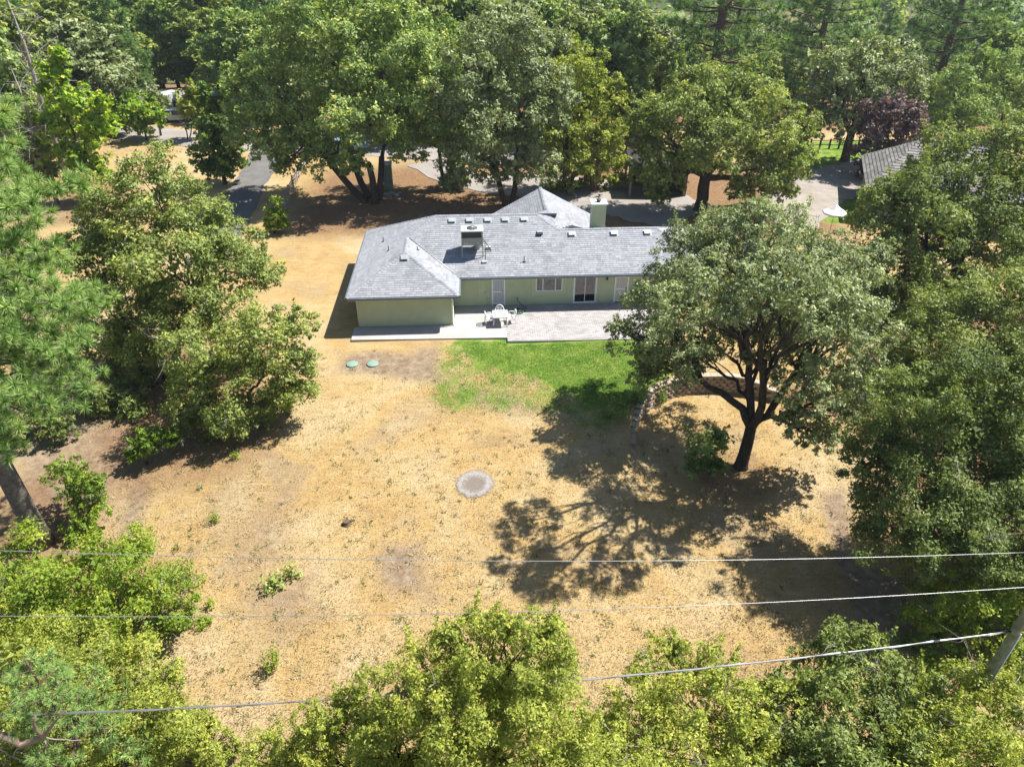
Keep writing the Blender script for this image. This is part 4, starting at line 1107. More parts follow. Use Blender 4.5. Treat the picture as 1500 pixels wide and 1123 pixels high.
tree("maple_tree", "tall bright lime-green maple beside the leaning brush", "maple tree", (138, 292),
     [(80, 108, 24, 0), (108, 150, 34, 0), (78, 180, 30, 0), (140, 188, 32, 0), (100, 225, 32, -0.5), (132, 240, 30, -0.5), (148, 150, 16, 0), (85, 80, 12, 0), (150, 255, 14, 0), (110, 268, 22, -0.5), (62, 130, 10, 0)],
     "leaf_lime", leaf=0.36, grow=0.9, r0=0.22, fork=0.3, seed=29, lai=0.6, puff=0.36, tint=0.55, spread=0.2)
tree("young_tree", "small round yellow-green tree alone on the dry meadow", "tree", (216, 207), [(205, 165, 22, 0), (190, 172, 17, 0), (224, 170, 16, 0), (206, 185, 14, -0.5)], "leaf_lime", r0=0.12, seed=30, fork=0.3, lai=0.7, tint=0.42)
tree("young_tree", "multi-stemmed yellow-green tree between the lime maple and the road", "tree", (188, 197), [(178, 155, 18, 0), (190, 145, 14, 0), (172, 172, 14, 0)], "leaf_lime", r0=0.12, stems=3, seed=31, fork=0.3, lai=0.7, tint=0.32)
tree("young_tree", "pale olive roadside tree beside the parked white trailer", "tree", (277, 204), [(280, 148, 16, 0), (290, 158, 14, 0), (272, 164, 10, 0), (286, 135, 12, 0)], "leaf_olive", r0=0.1, stems=2, seed=32, fork=0.4, lai=0.65, tint=0.45)
tree("young_tree", "grey-green roadside tree in front of the parked white trailer", "tree", (236, 199), [(222, 140, 16, 0), (238, 150, 10, 0)], "leaf_oak_grey", r0=0.12, seed=33, fork=0.45, lai=0.6)
tree("cedar_tree", "dark narrow cedar standing beside the shaded driveway", "cedar tree", (330, 270),
     [(305, 150, 11, 0), (318, 172, 18, 0), (305, 195, 20, 0), (328, 205, 22, 0), (315, 230, 24, 0), (332, 240, 18, 0), (304, 245, 14, 0), (298, 132, 9, 0), (330, 150, 11, 0), (332, 178, 13, 0), (325, 128, 7, 0)],
     "leaf_cedar", r0=0.2, grow=1.3, seed=34, fork=0.4, lai=0.9, tint=0.5)
tree("young_tree", "small pale sapling at the end of the weathered fence", "tree", (402, 342), [(404, 312, 13, 0), (396, 326, 12, 0), (412, 328, 10, 0), (405, 295, 7, 0)], "leaf_bright", r0=0.05, seed=35, fork=0.2, lai=0.7, tint=0.6)
tree("oak_tree", "pale scrubby oak below the lime maple, beside the big pine", "scrub oak", (55, 300), [(40, 240, 22, 0), (70, 255, 18, 0), (20, 220, 26, 0), (60, 215, 14, 0), (50, 175, 18, 2), (25, 180, 20, 1)], "leaf_oak", r0=0.15, seed=36, lai=0.7, fork=0.3)

# ---- pines
def pine_mesh(H, rad, crown0, rng, whorl=0.7, per=5, needle=0.24, width=0.02, per_tuft=22, sub=5, droop=0.15, shape=0.8, side=None, tuft_r=1.0, thick=0.021):
    """Trunk with branches (MB) and needle tufts (V, F, T) of a pine."""
    mb = MB(); r0 = H * thick
    nseg = 12
    mb.tube([(0.02 * math.sin(i) * H * 0.1, 0, -0.25 + (H + 0.25) * i / nseg) for i in range(nseg + 1)], [r0 * (1.25 if i == 0 else 1) * (1 - 0.93 * i / nseg) + 0.015 for i in range(nseg + 1)], 10)
    tufts, dirs = [], []
    z = crown0 * H
    while z < H * 0.985:
        f = (z / H - crown0) / (1 - crown0)
        L0 = rad * (1 - f) ** shape * (0.75 + 0.25 * min(1, f * 4)) + 0.25
        n = per if f < 0.9 else 3
        a0 = rng.uniform(0, 6.28)
        for j in range(n):
            a = a0 + 6.283 * j / n + rng.normal(0, 0.2)
            L = L0 * rng.uniform(0.65, 1.12)
            up = 0.30 * f - droop + rng.normal(0, 0.08)
            zz = z + rng.uniform(-0.3, 0.3) * whorl
            e = np.array([math.cos(a), math.sin(a), 0])
            pts = [np.array([0, 0, zz]) + e * L * t + np.array([0, 0, L * (up * t + 0.22 * t * t)]) for t in np.linspace(0, 1, 6)]
            mb.tube(pts, [max(0.012, r0 * 0.22 * (1 - 0.85 * t) * (1 - 0.5 * f)) for t in np.linspace(0, 1, 6)], 5, cap=False)
            s_ = max(2, int(sub * L / rad + 1.5))
            for q in range(s_):
                t = 0.38 + 0.62 * (q + 0.5) / s_
                b = np.array([0, 0, zz]) + e * L * t + np.array([0, 0, L * (up * t + 0.22 * t * t)])
                for sd_ in (-1, 1):
                    sl = L * 0.34 * (1.15 - t * 0.6) * rng.uniform(0.6, 1.2)
                    sdir = unit(e * 0.7 + np.array([-e[1], e[0], 0]) * sd_ * rng.uniform(0.5, 1.0) + np.array([0, 0, rng.uniform(0.0, 0.4)]))
                    mb.tube([b, b + sdir * sl], [0.018, 0.008], 4, cap=False)
                    m_ = max(1, int(sl / (needle * 1.25)))
                    for w in range(m_):
                        tufts.append(b + sdir * sl * (w + 1) / m_ + rng.normal(size=3) * 0.05); dirs.append(unit(sdir + np.array([0, 0, 0.35])))
            tufts.append(pts[-1]); dirs.append(unit(e + np.array([0, 0, 0.4])))
        z += whorl * rng.uniform(0.8, 1.2)
    tufts, dirs = np.array(tufts), np.array(dirs)
    n = len(tufts); K = per_tuft
    tid = np.repeat(np.arange(n), K)
    d = unit(rng.normal(size=(n * K, 3)) + dirs[tid] * 0.9)
    L = needle * rng.uniform(0.7, 1.15, (n * K, 1)) * tuft_r
    side_ = unit(np.cross(d, rng.normal(size=(n * K, 3)))) * width * 0.5
    o = tufts[tid]
    V = np.stack([o - side_, o + side_, o + d * L], 1).reshape(-1, 3)
    Fc = np.arange(n * K * 3, dtype=np.int32).reshape(-1, 3)
    dead = rng.random(n) < 0.03
    T = np.clip(0.45 + rng.normal(0, 0.12, n)[tid] + rng.normal(0, 0.14, n * K) + dead[tid] * 0.5, 0, 1)
    return mb, V, Fc, T

def pine(name, label, b, H, rad, crown0, seed, mat="needle_pine", group=None, bark="bark_pine", **kw):
    rng = np.random.default_rng(500 + seed)
    b = np.array([b[0], b[1], tz(b[0], b[1]) - 0.02])
    mb, V, Fc, T = pine_mesh(H, rad, crown0, rng, **kw)
    root = empty(name, b, label, "pine tree", group)
    mb.build("trunk", bark, root)
    obj_from("crown", np_mesh("crown", V, Fc, mat, T), root)
    LEAF_TOTAL[0] += len(Fc)
    TREES.append((label, np.round(b, 1), H, len(Fc)))
    return root

pb = on_ground(62, 797)
pine("pine_tree", "tall long-needled pine with a thick grey trunk at the yard edge", pb, 26.0, 6.6, 0.31, 1, whorl=0.72, per=7, needle=0.40, width=0.034, per_tuft=84, sub=10, droop=0.25, shape=0.5, thick=0.0165, bark="bark_grey")
pine("pine_tree", "young pine top poking through the scrub under the thick cable", (-13.0, 11.6), 7.9, 1.7, 0.2, 2, whorl=0.5, per=5, needle=0.24, width=0.02, per_tuft=46, sub=4, droop=0.0, thick=0.012)
pine("pine_tree", "tall dark pine with a bare reddish trunk behind the round full oak", at_y(1046, 110, 84), 34.0, 7.5, 0.22, 3, mat="needle_far", whorl=1.4, per=5, needle=0.8, width=0.13, per_tuft=26, sub=5, droop=0.18)
pine("pine_tree", "broad dark pine behind the pale grey oak", at_y(1190, 120, 98), 27.0, 7.0, 0.15, 4, mat="needle_far", whorl=1.4, per=5, needle=0.8, width=0.13, per_tuft=26, sub=5, droop=0.05)
pine("pine_tree", "tall dark pine behind the round dark oak", at_y(1370, 130, 104), 29.0, 8.0, 0.12, 5, mat="needle_far", whorl=1.4, per=5, needle=0.8, width=0.13, per_tuft=26, sub=5, droop=0.05)
pine("pine_tree", "dark pine spire between the leaning brush and the huge dark oak", at_y(195, 160, 100), 17.0, 4.6, 0.08, 6, mat="needle_far", whorl=1.0, per=5, needle=0.75, width=0.13, per_tuft=26, sub=5, droop=0.0, shape=1.0)

# ---- a dead snag and its brush
def snag(b, H, seed, label):
    rng = np.random.default_rng(seed)
    root = empty("dead_tree", (b[0], b[1], tz(b[0], b[1]) - 0.02), label, "dead tree")
    mb = MB()
    mb.tube([(0, 0, -0.2), (0.1, 0, H * 0.4), (0.35, 0.1, H * 0.75), (0.3, 0, H)], [H * 0.018, H * 0.013, H * 0.008, 0.02], 8)
    mb.build("trunk", "dead_wood", root)
    mb = MB()
    for i in range(26):
        z = H * rng.uniform(0.25, 0.95); a = rng.uniform(0, 6.28); L = H * 0.30 * (1.15 - z / H) + 0.8
        st = np.array([0.1 + 0.2 * z / H, 0, z]); e = st + np.array([math.cos(a) * L, math.sin(a) * L, L * rng.uniform(-0.15, 0.7)])
        pts = limb(mb, st, e, 0.05, 0.015, rng, 0.05, 5, 4, 0.05)
        for q in pts[2:]:
            for _ in range(2): limb(mb, q, q + rng.normal(size=3) * L * 0.22, 0.02, 0.008, rng, 0.0, 3, 3, 0.06)
    mb.build("branches", "dead_wood", root)
snag(at_y(52, 130, 72), 17, 1, "bare grey dead tree above the lime-green maple")
snag(at_y(15, 110, 66), 12, 2, "small bare dead tree beside the tall dead tree")
# ---- wood behind: copies of a few trees, each its own object
def unit_tree(seed, H, nl, mat, leaf, tint=0.45):
    rng = np.random.default_rng(seed)
    C, R = [], []
    for i in range(nl):
        a = 6.283 * i / nl * 2.4; f = i / (nl - 1)
        rr = H * 0.24 * math.sin(math.pi * min(0.95, 0.25 + 0.7 * f)) * (1 if i < nl - 1 else 0.1)
        C.append((math.cos(a) * rr, math.sin(a) * rr, H * (0.28 + 0.55 * f))); R.append(H * 0.19 * rng.uniform(0.8, 1.2) * (1.1 - 0.35 * f))
    C, R = np.array(C), np.array(R)
    V, Fc, T, puffs = crown_data(C, R, leaf, rng, lai=1.9, puff=0.3, tint0=tint)
    sk = skeleton(C, R, puffs, H, H * 0.02, rng, 1, 0.25, twig=False)
    LEAF_TOTAL[0] += len(Fc)
    tm = sk.build("trunk", "bark_dark"); me_t = tm.data; bpy.data.objects.remove(tm)
    return me_t, np_mesh("crown", V, Fc, mat, T)
def unit_pine(seed, H, rad):
    mb, V, Fc, T = pine_mesh(H, rad, 0.1, np.random.default_rng(seed), whorl=1.2, per=5, needle=0.8, width=0.16, per_tuft=18, sub=4, droop=0.05)
    o = mb.build("trunk", "bark_pine"); me = o.data; bpy.data.objects.remove(o)
    LEAF_TOTAL[0] += len(Fc)
    return me, np_mesh("crown", V, Fc, "needle_far", T)
UNITS = [("oak_tree", unit_tree(71, 13, 10, "leaf_oak", 0.42), 13.0), ("oak_tree", unit_tree(72, 13, 9, "leaf_oak_deep", 0.40), 13.0),
         ("oak_tree", unit_tree(73, 12, 11, "leaf_oak_grey", 0.40, 0.45), 12.0), ("pine_tree", unit_pine(74, 20, 4.5), 20.0), ("pine_tree", unit_pine(75, 18, 3.6), 18.0)]
WOOD_LABEL = {0: "rounded green oak in the wood", 1: "dark green oak in the wood", 2: "grey-green oak in the wood", 3: "broad pine in the wood", 4: "slender pine in the wood"}
wr = np.random.default_rng(5)
def wood_tree(ui, x, y, H, rz):
    nm, (mt, mc), h0 = UNITS[ui]
    px = 750 + F_PX * x / depth_of((x, y, 5.0))
    where = [w for lim, w in ((130, "behind the dead trees"), (335, "beyond the road and the travel trailer"), (610, "behind the huge dark oak"), (790, "behind the two-trunked grey-green oak"),
             (925, "behind the olive-yellow oak"), (1180, "behind the round full oak"), (1350, "beyond the neighbour's lawn"), (9999, "beyond the purple plum tree")) if px < lim][0]
    root = empty(nm, (x, y, tz(x, y) - 0.1), WOOD_LABEL[ui] + ", " + where, "pine tree" if ui > 2 else "oak tree", "trees of the wood behind the house", rz)
    s = H / h0; root.scale = (s * wr.uniform(0.9, 1.2), s * wr.uniform(0.9, 1.2), s)
    obj_from("trunk", mt, root); obj_from("crown", mc, root)
for Yr, step, h in ((96, 7.0, 14), (108, 7.5, 15), (124, 8.5, 16), (143, 9.5, 16), (166, 11, 16), (195, 13, 16)):
    x = -Yr * 0.86
    while x < Yr * 0.86:
        xx = x + wr.uniform(-2.5, 2.5); yy = Yr + wr.uniform(-4, 4)
        p = np.array([xx, yy, 0]); px = 750 + F_PX * xx / depth_of(p)
        x += step
        if Yr < 104 and (px < 330 or 1130 < px < 1420 or 930 < px < 1110): continue
        if Yr < 112 and (140 < px < 380 or 1200 < px < 1350): continue
        hh = h * wr.uniform(0.8, 1.2)
        if px > 1080: hh *= 0.72
        if 935 < px < 1010 and Yr > 100: hh *= 0.7
        ui = int(wr.choice([0, 1, 2, 3, 4], p=[0.3, 0.3, 0.15, 0.15, 0.1] if px < 950 else [0.3, 0.15, 0.2, 0.2, 0.15]))
        wood_tree(ui, xx, yy, hh * (1.25 if ui > 2 else 1.0), wr.uniform(0, 6.28))
for px, py, Yr, ui, H in (*((a_, 60, b_, c_, d_) for a_, b_, c_, d_ in ((360, 104, 0, 6), (420, 100, 2, 6), (480, 102, 0, 7), (540, 100, 1, 6), (600, 98, 0, 7), (650, 100, 1, 6), (720, 96, 0, 7), (780, 98, 2, 6), (850, 94, 0, 7), (910, 92, 1, 6), (960, 90, 0, 7), (1000, 94, 0, 8), (1085, 90, 2, 7), (1130, 92, 0, 7), (1165, 96, 1, 7), (1220, 104, 0, 7), (1260, 102, 1, 7), (1310, 100, 0, 7), (1350, 98, 2, 7), (1420, 94, 0, 8), (60, 84, 0, 7), (120, 92, 1, 6), (10, 78, 0, 8))), (20, 60, 90, 0, 16), (100, 40, 92, 2, 14), (-40, 60, 80, 1, 15), (150, 60, 104, 0, 14), (255, 100, 112, 1, 15), (310, 60, 112, 0, 17), (345, 90, 100, 1, 14), (620, 40, 88, 0, 17), (690, 20, 92, 1, 17), (840, 40, 86, 0, 15), (900, 40, 84, 1, 15), (940, 60, 88, 0, 13), (760, 30, 90, 2, 16), (1110, 100, 92, 0, 10), (1480, 60, 100, 1, 12)):
    q = at_y(px, py, Yr); wood_tree(ui, q[0], q[1], H, wr.uniform(0, 6.28))

# far hillside forest: one mass of many small crowns
fr_ = np.random.default_rng(9)
C, R = [], []
tries = 0
while len(C) < 1500 and tries < 20000:
    tries += 1
    a = fr_.uniform(-0.75, 0.75); r = 205 + 520 * fr_.random() ** 1.4
    x, y = r * math.sin(a), r * math.cos(a)
    dens = math.sin(x * 0.031 + 1.7) * math.sin(y * 0.027 + 0.4) + 0.6 * math.sin(x * 0.07 + y * 0.05)
    if dens < -0.25 + fr_.normal(0, 0.25): continue
    C.append((x, y)); R.append(fr_.uniform(3.0, 5.5))
C = np.array(C); R = np.array(R); z = terrain(C[:, 0], C[:, 1])
V, Fc, T = [], [], []
n_l = 170
pid = np.repeat(np.arange(len(C)), n_l)
d = unit(fr_.normal(size=(len(pid), 3))); d[:, 2] = np.abs(d[:, 2]) * 1.3 - 0.4 * fr_.random(len(pid))
tall = fr_.uniform(0.9, 1.9, len(C))
pos = np.stack([C[pid, 0], C[pid, 1], z[pid] + R[pid] * tall[pid] * 0.9], 1) + d * (R[pid] * fr_.uniform(0.6, 1.05, len(pid)))[:, None] * np.stack([np.ones(len(pid)), np.ones(len(pid)), tall[pid]], 1)
V, Fc = leaf_faces(pos, unit(d + fr_.normal(size=d.shape) * 0.5), 1.5, fr_, 0.7)
T = np.clip(0.4 + fr_.normal(0, 0.2, len(C))[pid] + fr_.normal(0, 0.15, len(pid)), 0, 1)
fo = obj_from("forest", np_mesh("forest", V, Fc, "leaf_oak_deep", T))
tag(fo, "wooded hillside far beyond the neighbours' trees", "forest", kind="stuff")
LEAF_TOTAL[0] += len(Fc)

# ------------------------------------------------------------------ retaining wall: every block a piece
rw = empty("retaining_wall", (WALL_LINE[4][0], WALL_LINE[4][1], tz(WALL_LINE[4][0] + 0.1, WALL_LINE[4][1] - 0.4)), "curved tan split-face block retaining wall below the lawn", "retaining wall")
seg = np.linalg.norm(np.diff(WALL_LINE, axis=0), axis=1); arc = np.concatenate([[0], np.cumsum(seg)])
def on_wall(s):
    x = np.interp(s, arc, WALL_LINE[:, 0]); y = np.interp(s, arc, WALL_LINE[:, 1])
    x2 = np.interp(s + 0.05, arc, WALL_LINE[:, 0]); y2 = np.interp(s + 0.05, arc, WALL_LINE[:, 1])
    if s + 0.05 > arc[-1]: x2, y2, x, y = x, y, np.interp(s - 0.05, arc, WALL_LINE[:, 0]), np.interp(s - 0.05, arc, WALL_LINE[:, 1])
    return x, y, math.atan2(y2 - y, x2 - x)
def block_mesh(k):
    r = random.Random(k); mb = MB()
    # split face: bowed and rough towards the front (-y)
    xs = [-0.205, -0.13, 0.0, 0.13, 0.205]; f = [-0.02, -0.085, -0.11, -0.085, -0.02]
    vs = []
    for z in (0.0, 0.1, 0.192):
        for x, y in zip(xs, f): vs.append((x, y + r.uniform(-0.018, 0.018), z))
    n = len(vs)
    vs += [(-0.16, 0.30, 0.0), (0.16, 0.30, 0.0), (-0.16, 0.30, 0.192), (0.16, 0.30, 0.192)]
    fs = []
    for a in (0, 5):
        for i in range(4): fs.append((a + i, a + i + 1, a + i + 6, a + i + 5))
    fs += [(10, 11, 12, 13, 14, n + 3, n + 2), (4, 3, 2, 1, 0, n, n + 1), (n, n + 2, 10, 5, 0), (4, 9, 14, n + 3, n + 1), (n + 1, n + 3, n + 2, n)]
    mb.add(vs, fs, 0.2 + 0.6 * k / 5)
    o = mb.build("block", "wall_block"); me = o.data; bpy.data.objects.remove(o); return me
BLK = [block_mesh(k) for k in range(6)]
CAPM = []
for k in range(3):
    o = MB().rbox(-0.24, 0.24, -0.13, 0.26, 0.0, 0.09, 0.02, 0.75 + 0.1 * k).build("cap_block", "wall_block"); CAPM.append(o.data); bpy.data.objects.remove(o)
bw = 0.415
n_b = int(arc[-1] / bw)
rwl = Vector(rw.location)
for i in range(n_b):
    s = (i + 0.5) * bw
    x, y, a = on_wall(s)
    zb = tz(x + math.sin(a) * 0.4, y - math.cos(a) * 0.4)
    zt = -0.06 - 1.05 * (1 - sstep(0.2, 4.6, s)) - 0.5 * sstep(arc[-1] - 2.5, arc[-1], s)
    rows = max(1, int(round((zt - zb) / 0.2 + 0.4)))
    for rrow in range(rows):
        s2 = s + (bw / 2 if rrow % 2 else 0)
        x, y, a = on_wall(min(s2, arc[-1]))
        o = obj_from("block", BLK[random.randrange(6)], rw)
        back = 0.02 * rrow
        o.location = Vector((x - math.sin(a) * back, y + math.cos(a) * back, zt - 0.2 * (rows - rrow))) - rwl
        o.rotation_euler = (0, 0, a + random.gauss(0, 0.02))
    x, y, a = on_wall(s)
    back = 0.02 * rows
    o = obj_from("cap_block", CAPM[random.randrange(3)], rw)
    o.location = Vector((x - math.sin(a) * back, y + math.cos(a) * back, zt - 0.003)) - rwl; o.rotation_euler = (0, 0, a)

# ------------------------------------------------------------------ septic lids, ash circle, stump
for (px, py), lb in (((516, 534), "round pale green septic lid farther from the lawn"), ((546, 533.5), "round pale green septic lid nearer the lawn")):
    q = on_ground(px, py)
    r_ = empty("septic_lid", (q[0], q[1], tz(q[0], q[1])), lb, "septic lid", "septic lids in the dry grass")
    MB().lathe([(0.33, -0.05), (0.33, 0.02)], (0, 0, 0), 32).build("riser", "lid_green", r_)
    MB().lathe([(0.36, 0.021), (0.36, 0.045), (0.33, 0.06), (0.10, 0.075)], (0, 0, 0), 32).build("lid", "lid_green", r_)
    for i in range(6):
        a = i * math.pi / 3
        MB().lathe([(0.015, 0.06), (0.015, 0.08)], (0.30 * math.cos(a), 0.30 * math.sin(a), 0), 8).build("bolt", "vent_dark", r_)
q = on_ground(695, 709)
m, nt, out = node_mat("ash_ring"); k = NT(nt)
v = k.coord(); ln = k.n("VectorMath", operation='LENGTH'); k.l(v, ln.inputs[0])
rr = k.math('ADD', ln.outputs["Value"], k.math('MULTIPLY', k.math('SUBTRACT', k.noise(v, 2.5, 5, 0.7), 0.5), 0.75))
rr = k.math('ADD', rr, k.math('MULTIPLY', k.math('SUBTRACT', k.noise(v, 11, 5, 0.75), 0.5), 0.5))
c = k.ramp(rr, [(0.40, (0.156, 0.127, 0.104)), (0.58, (0.208, 0.187, 0.172)), (0.72, (0.291, 0.276, 0.260)), (0.90, (0.224, 0.192, 0.166)), (1.0, (0.24, 0.17, 0.10))])
c = k.mix(k.ramp(k.noise(v, 14, 4, 0.7), [(0.4, 0.5), (0.6, 0.0)]), c, (0.104, 0.088, 0.078))
p = k.n("BsdfPrincipled"); k.l(c, p.inputs["Base Color"]); p.inputs["Roughness"].default_value = 0.95
k.l(k.bump(k.noise(v, 20, 4), 0.7, 0.03), p.inputs["Normal"])
k.l(k.ramp(k.math('ADD', rr, k.math('MULTIPLY', k.math('SUBTRACT', k.noise(v, 9, 5, 0.75), 0.5), 0.9)), [(0.86, 1.0), (1.12, 0.0)]), p.inputs["Alpha"]); k.l(p.outputs[0], out.inputs[0])
z0 = tz(q[0], q[1]); vs = []; fs = []
for j in range(8):
    rad = 1.4 * j / 7
    for i in range(40):
        a = i * 2 * math.pi / 40; rj = rad * (1 + (0.07 * math.sin(3 * a + 1) + 0.05 * math.sin(7 * a)) * j / 7)
        x, y = rj * math.cos(a), rj * math.sin(a)
        h = 0.03 * math.exp(-((rj - 0.75) / 0.2) ** 2) + 0.012 - (0.05 if j == 7 else 0)
        vs.append((x, y, tz(q[0] + x, q[1] + y) - z0 + h))
for j in range(7):
    for i in range(40): fs.append((j * 40 + i, j * 40 + (i + 1) % 40, (j + 1) * 40 + (i + 1) % 40, (j + 1) * 40 + i))
ap = MB().add(vs, fs, 0.5, True).build("ash_circle", "ash_ring", loc=(q[0], q[1], z0))
tag(ap, "round grey ash patch of an old burn pile in the dry grass", "burn patch")
q = on_ground(508, 768)
st = empty("tree_stump", (q[0], q[1], tz(q[0], q[1])), "small dark tree stump in the middle of the dry yard", "stump")
MB().lathe([(0.26, -0.05), (0.17, 0.08), (0.15, 0.2)], (0, 0, 0), 11, False).build("bole", "stump_wood", st)
MB().tube([(0.1, 0.05, 0.1), (0.3, 0.25, 0.02), (0.42, 0.3, -0.03)], [0.07, 0.04, 0.02], 6).build("root", "stump_wood", st)

# ------------------------------------------------------------------ small plants in the yard
def weed(name, label, px, py, h, spread, n_stem, leaf, mat, seed, lean=(0, 0), stem="stump_wood", per=16, cat="plant", tint=0.5, up=0.6):
    rng = np.random.default_rng(seed + 300)
    q = on_ground(px, py); root = empty(name, (q[0], q[1], tz(q[0], q[1]) - 0.01), label, cat)
    mb = MB(); P, N, T = [], [], []
    for i in range(n_stem):
        a = rng.uniform(0, 6.28); r = spread * rng.uniform(0.2, 1.0)
        b = np.array([math.cos(a) * r * 0.35, math.sin(a) * r * 0.35, -0.03]); e = np.array([math.cos(a) * r + lean[0], math.sin(a) * r + lean[1], h * rng.uniform(0.6, 1.1)])
        pts = limb(mb, b, e, 0.014, 0.006, rng, 0.1, 5, 4, 0.05)
        for _ in range(per):
            t = rng.uniform(0.35, 1.05); p_ = b + (e - b) * t + rng.normal(size=3) * leaf * 0.9
            if p_[2] < 0.02: p_[2] = 0.03
            P.append(p_); N.append(unit(np.array([math.cos(a), math.sin(a), 0]) * 0.5 + np.array([0, 0, up]) + rng.normal(size=3) * 0.5)); T.append(rng.normal(tint, 0.2))
    mb.build("stems", stem, root)
    V, Fc = leaf_faces(np.array(P), np.array(N), leaf, rng, 0.5)
    obj_from("leaves", np_mesh("leaves", V, Fc, mat, np.clip(T, 0, 1)), root)
weed("mullein_plant", "wide pale yellow-green leafy plant spreading on the dry grass", 402, 866, 0.5, 0.5, 16, 0.21, "leaf_weed", 1, (-0.1, 0.1), per=9, tint=0.6)
weed("mullein_plant", "upright pale leafy stalk beside the wide pale plant", 428, 846, 0.7, 0.25, 9, 0.18, "leaf_weed", 2, per=9, tint=0.62)
weed("sapling", "thin green sapling casting a small shadow below the wide pale plant", 402, 982, 1.15, 0.38, 9, 0.10, "leaf_bright", 3, per=42, cat="sapling", tint=0.6)
weed("sapling", "small green seedling casting a dark shadow near the left shrubs", 318, 765, 0.6, 0.3, 6, 0.11, "leaf_bright", 4, per=20, cat="sapling", tint=0.5)
bpy.data.objects["sapling.001"]["label"] = "small bushy seedling on the dry grass with a patch of dark shadow"
weed("sapling", "tiny seedling on the dry grass above the shrub thicket", 262, 806, 0.35, 0.2, 5, 0.09, "leaf_bright", 5, per=12, cat="sapling")
weed("sapling", "tiny pale seedling in a cleared ring of dry soil", 294, 716, 0.3, 0.15, 5, 0.08, "leaf_oak_grey", 6, per=10, cat="sapling")
weed("sapling", "bright green seedling at the edge of the live oak's shadow", 346, 672, 0.45, 0.2, 7, 0.10, "leaf_lime", 7, per=18, cat="sapling")
weed("sapling", "grey-green tuft on the dry grass beside the bushy live oak", 425, 604, 0.5, 0.22, 8, 0.10, "leaf_oak_grey", 8, per=20, cat="sapling", tint=0.3)
weed("dry_stalk", "bare dark stick standing above the bright green thicket", 176, 800, 1.2, 0.2, 2, 0.03, "leaf_weed", 9, per=2, cat="stick")
weed("shoot", "thin leafy shoot sticking out of the bright green thicket", 268, 870, 1.1, 0.3, 3, 0.09, "leaf_oak", 10, (0.5, 0.3), per=40, cat="shoot")
weed("garden_bush", "bright green bush on the lawn edge above the retaining wall", 955, 545, 0.9, 0.8, 22, 0.13, "leaf_bright", 11, per=90, cat="bush", tint=0.65)
weed("garden_bush", "small green bush on the bank over the low end of the wall", 935, 585, 0.8, 0.7, 18, 0.12, "leaf_oak_deep", 14, per=60, cat="bush", tint=0.5)
weed("garden_bush", "dark green bush beside the lawn at the low end of the retaining wall", 905, 610, 0.8, 0.7, 18, 0.12, "leaf_oak_deep", 12, per=60, cat="bush", tint=0.5)
weed("garden_bush", "green bush growing over the retaining wall's curve", 968, 588, 0.9, 0.5, 14, 0.12, "leaf_bright", 13, per=50, cat="bush", tint=0.3)

# ------------------------------------------------------------------ utility pole and wires
pp = at_z(1385, 1088, -1.5); px_, py_ = pp[0], pp[1]; pz = tz(px_, py_)
def on_pole(px, py): return at_y(px, py, py_)
zc = on_pole(1490, 925)[2]; zw = 8.6
pole = empty("utility_pole", (px_, py_, pz), "weathered wooden utility pole rising from the scrub oaks", "utility pole")
MB().tube([(0, 0, -0.3), (0, 0, 3), (0, 0, 7), (0, 0, 10.8)], [0.15, 0.14, 0.125, 0.105], 14).build("shaft", "pole_wood", pole)
MB().box(-0.06, 0.06, -1.3, 1.1, zw - pz - 0.25, zw - pz - 0.12).build("crossarm", "pole_wood", pole)
MB().tube([(-0.12, 0.02, zc - pz), (-0.32, 0.02, zc - pz)], 0.035, 8).build("cable_clamp", "black_metal", pole)
MB().tube([(0.14, -0.1, 0), (0.13, -0.08, zc - pz)], 0.03, 6).build("conduit", "vent_metal", pole)
def wire(name, label, pts, r, twist=0):
    """Catenary-like line through three known points, prolonged to both supports."""
    P = np.array(pts); xs = P[:, 0]
    cy = np.polyfit(xs, P[:, 1], 1); cz = np.polyfit(xs, P[:, 2], 2)
    X = np.linspace(xs.min() - 14, xs.max(), 80)
    line = [(x, np.polyval(cy, x), np.polyval(cz, x)) for x in X]
    root = empty(name, line[-1], label, "wire")
    rel = [tuple(np.array(q) - np.array(line[-1])) for q in line]
    MB().tube(rel, r, 6).build("strand", "wire_metal", root)
    if twist:
        MB().tube([(q[0], q[1] + 0.03 * math.sin(i * 1.1), q[2] + 0.03 * math.cos(i * 1.1)) for i, q in enumerate(rel)], r * 0.5, 5).build("lashing_wire", "wire_metal", root)
dxl = np.array([-29.9, -2.6])
yl = lambda x, off: py_ + off + (x - px_) * (2.6 / 29.9)
def wpts(pix, off, end):
    out_ = []
    for a, b in pix:
        y = py_ + off
        for _ in range(12): q = at_y(a, b, y); y = yl(q[0], off)
        out_.append(q)
    out_.append(np.array(end)); return out_
A = wpts([(0, 1048), (500, 1022), (1000, 984), (1240, 955)], -0.02, (px_ - 0.30, py_ + 0.02, zc)); wire("cable", "thick silvery cable clamped to the utility pole", A, 0.026, 1)
A = wpts([(0, 902), (760, 895), (1500, 862)], -0.9, (px_, py_ - 0.9, 0)); A[-1] = A[-2] + (A[-2] - A[-3]) * 0.01
e2 = A[2]; wire("power_line", "lower thin power line crossing the scrub", A[:3] + [np.array([px_, yl(px_, -0.9), e2[2] + 0.12])], 0.009)
A = wpts([(0, 806), (690, 821), (1500, 811)], 0.9, (0, 0, 0)); e2 = A[2]
wire("power_line", "upper thin power line crossing the dry yard", A[:3] + [np.array([px_, yl(px_, 0.9), e2[2] + 0.12])], 0.009)

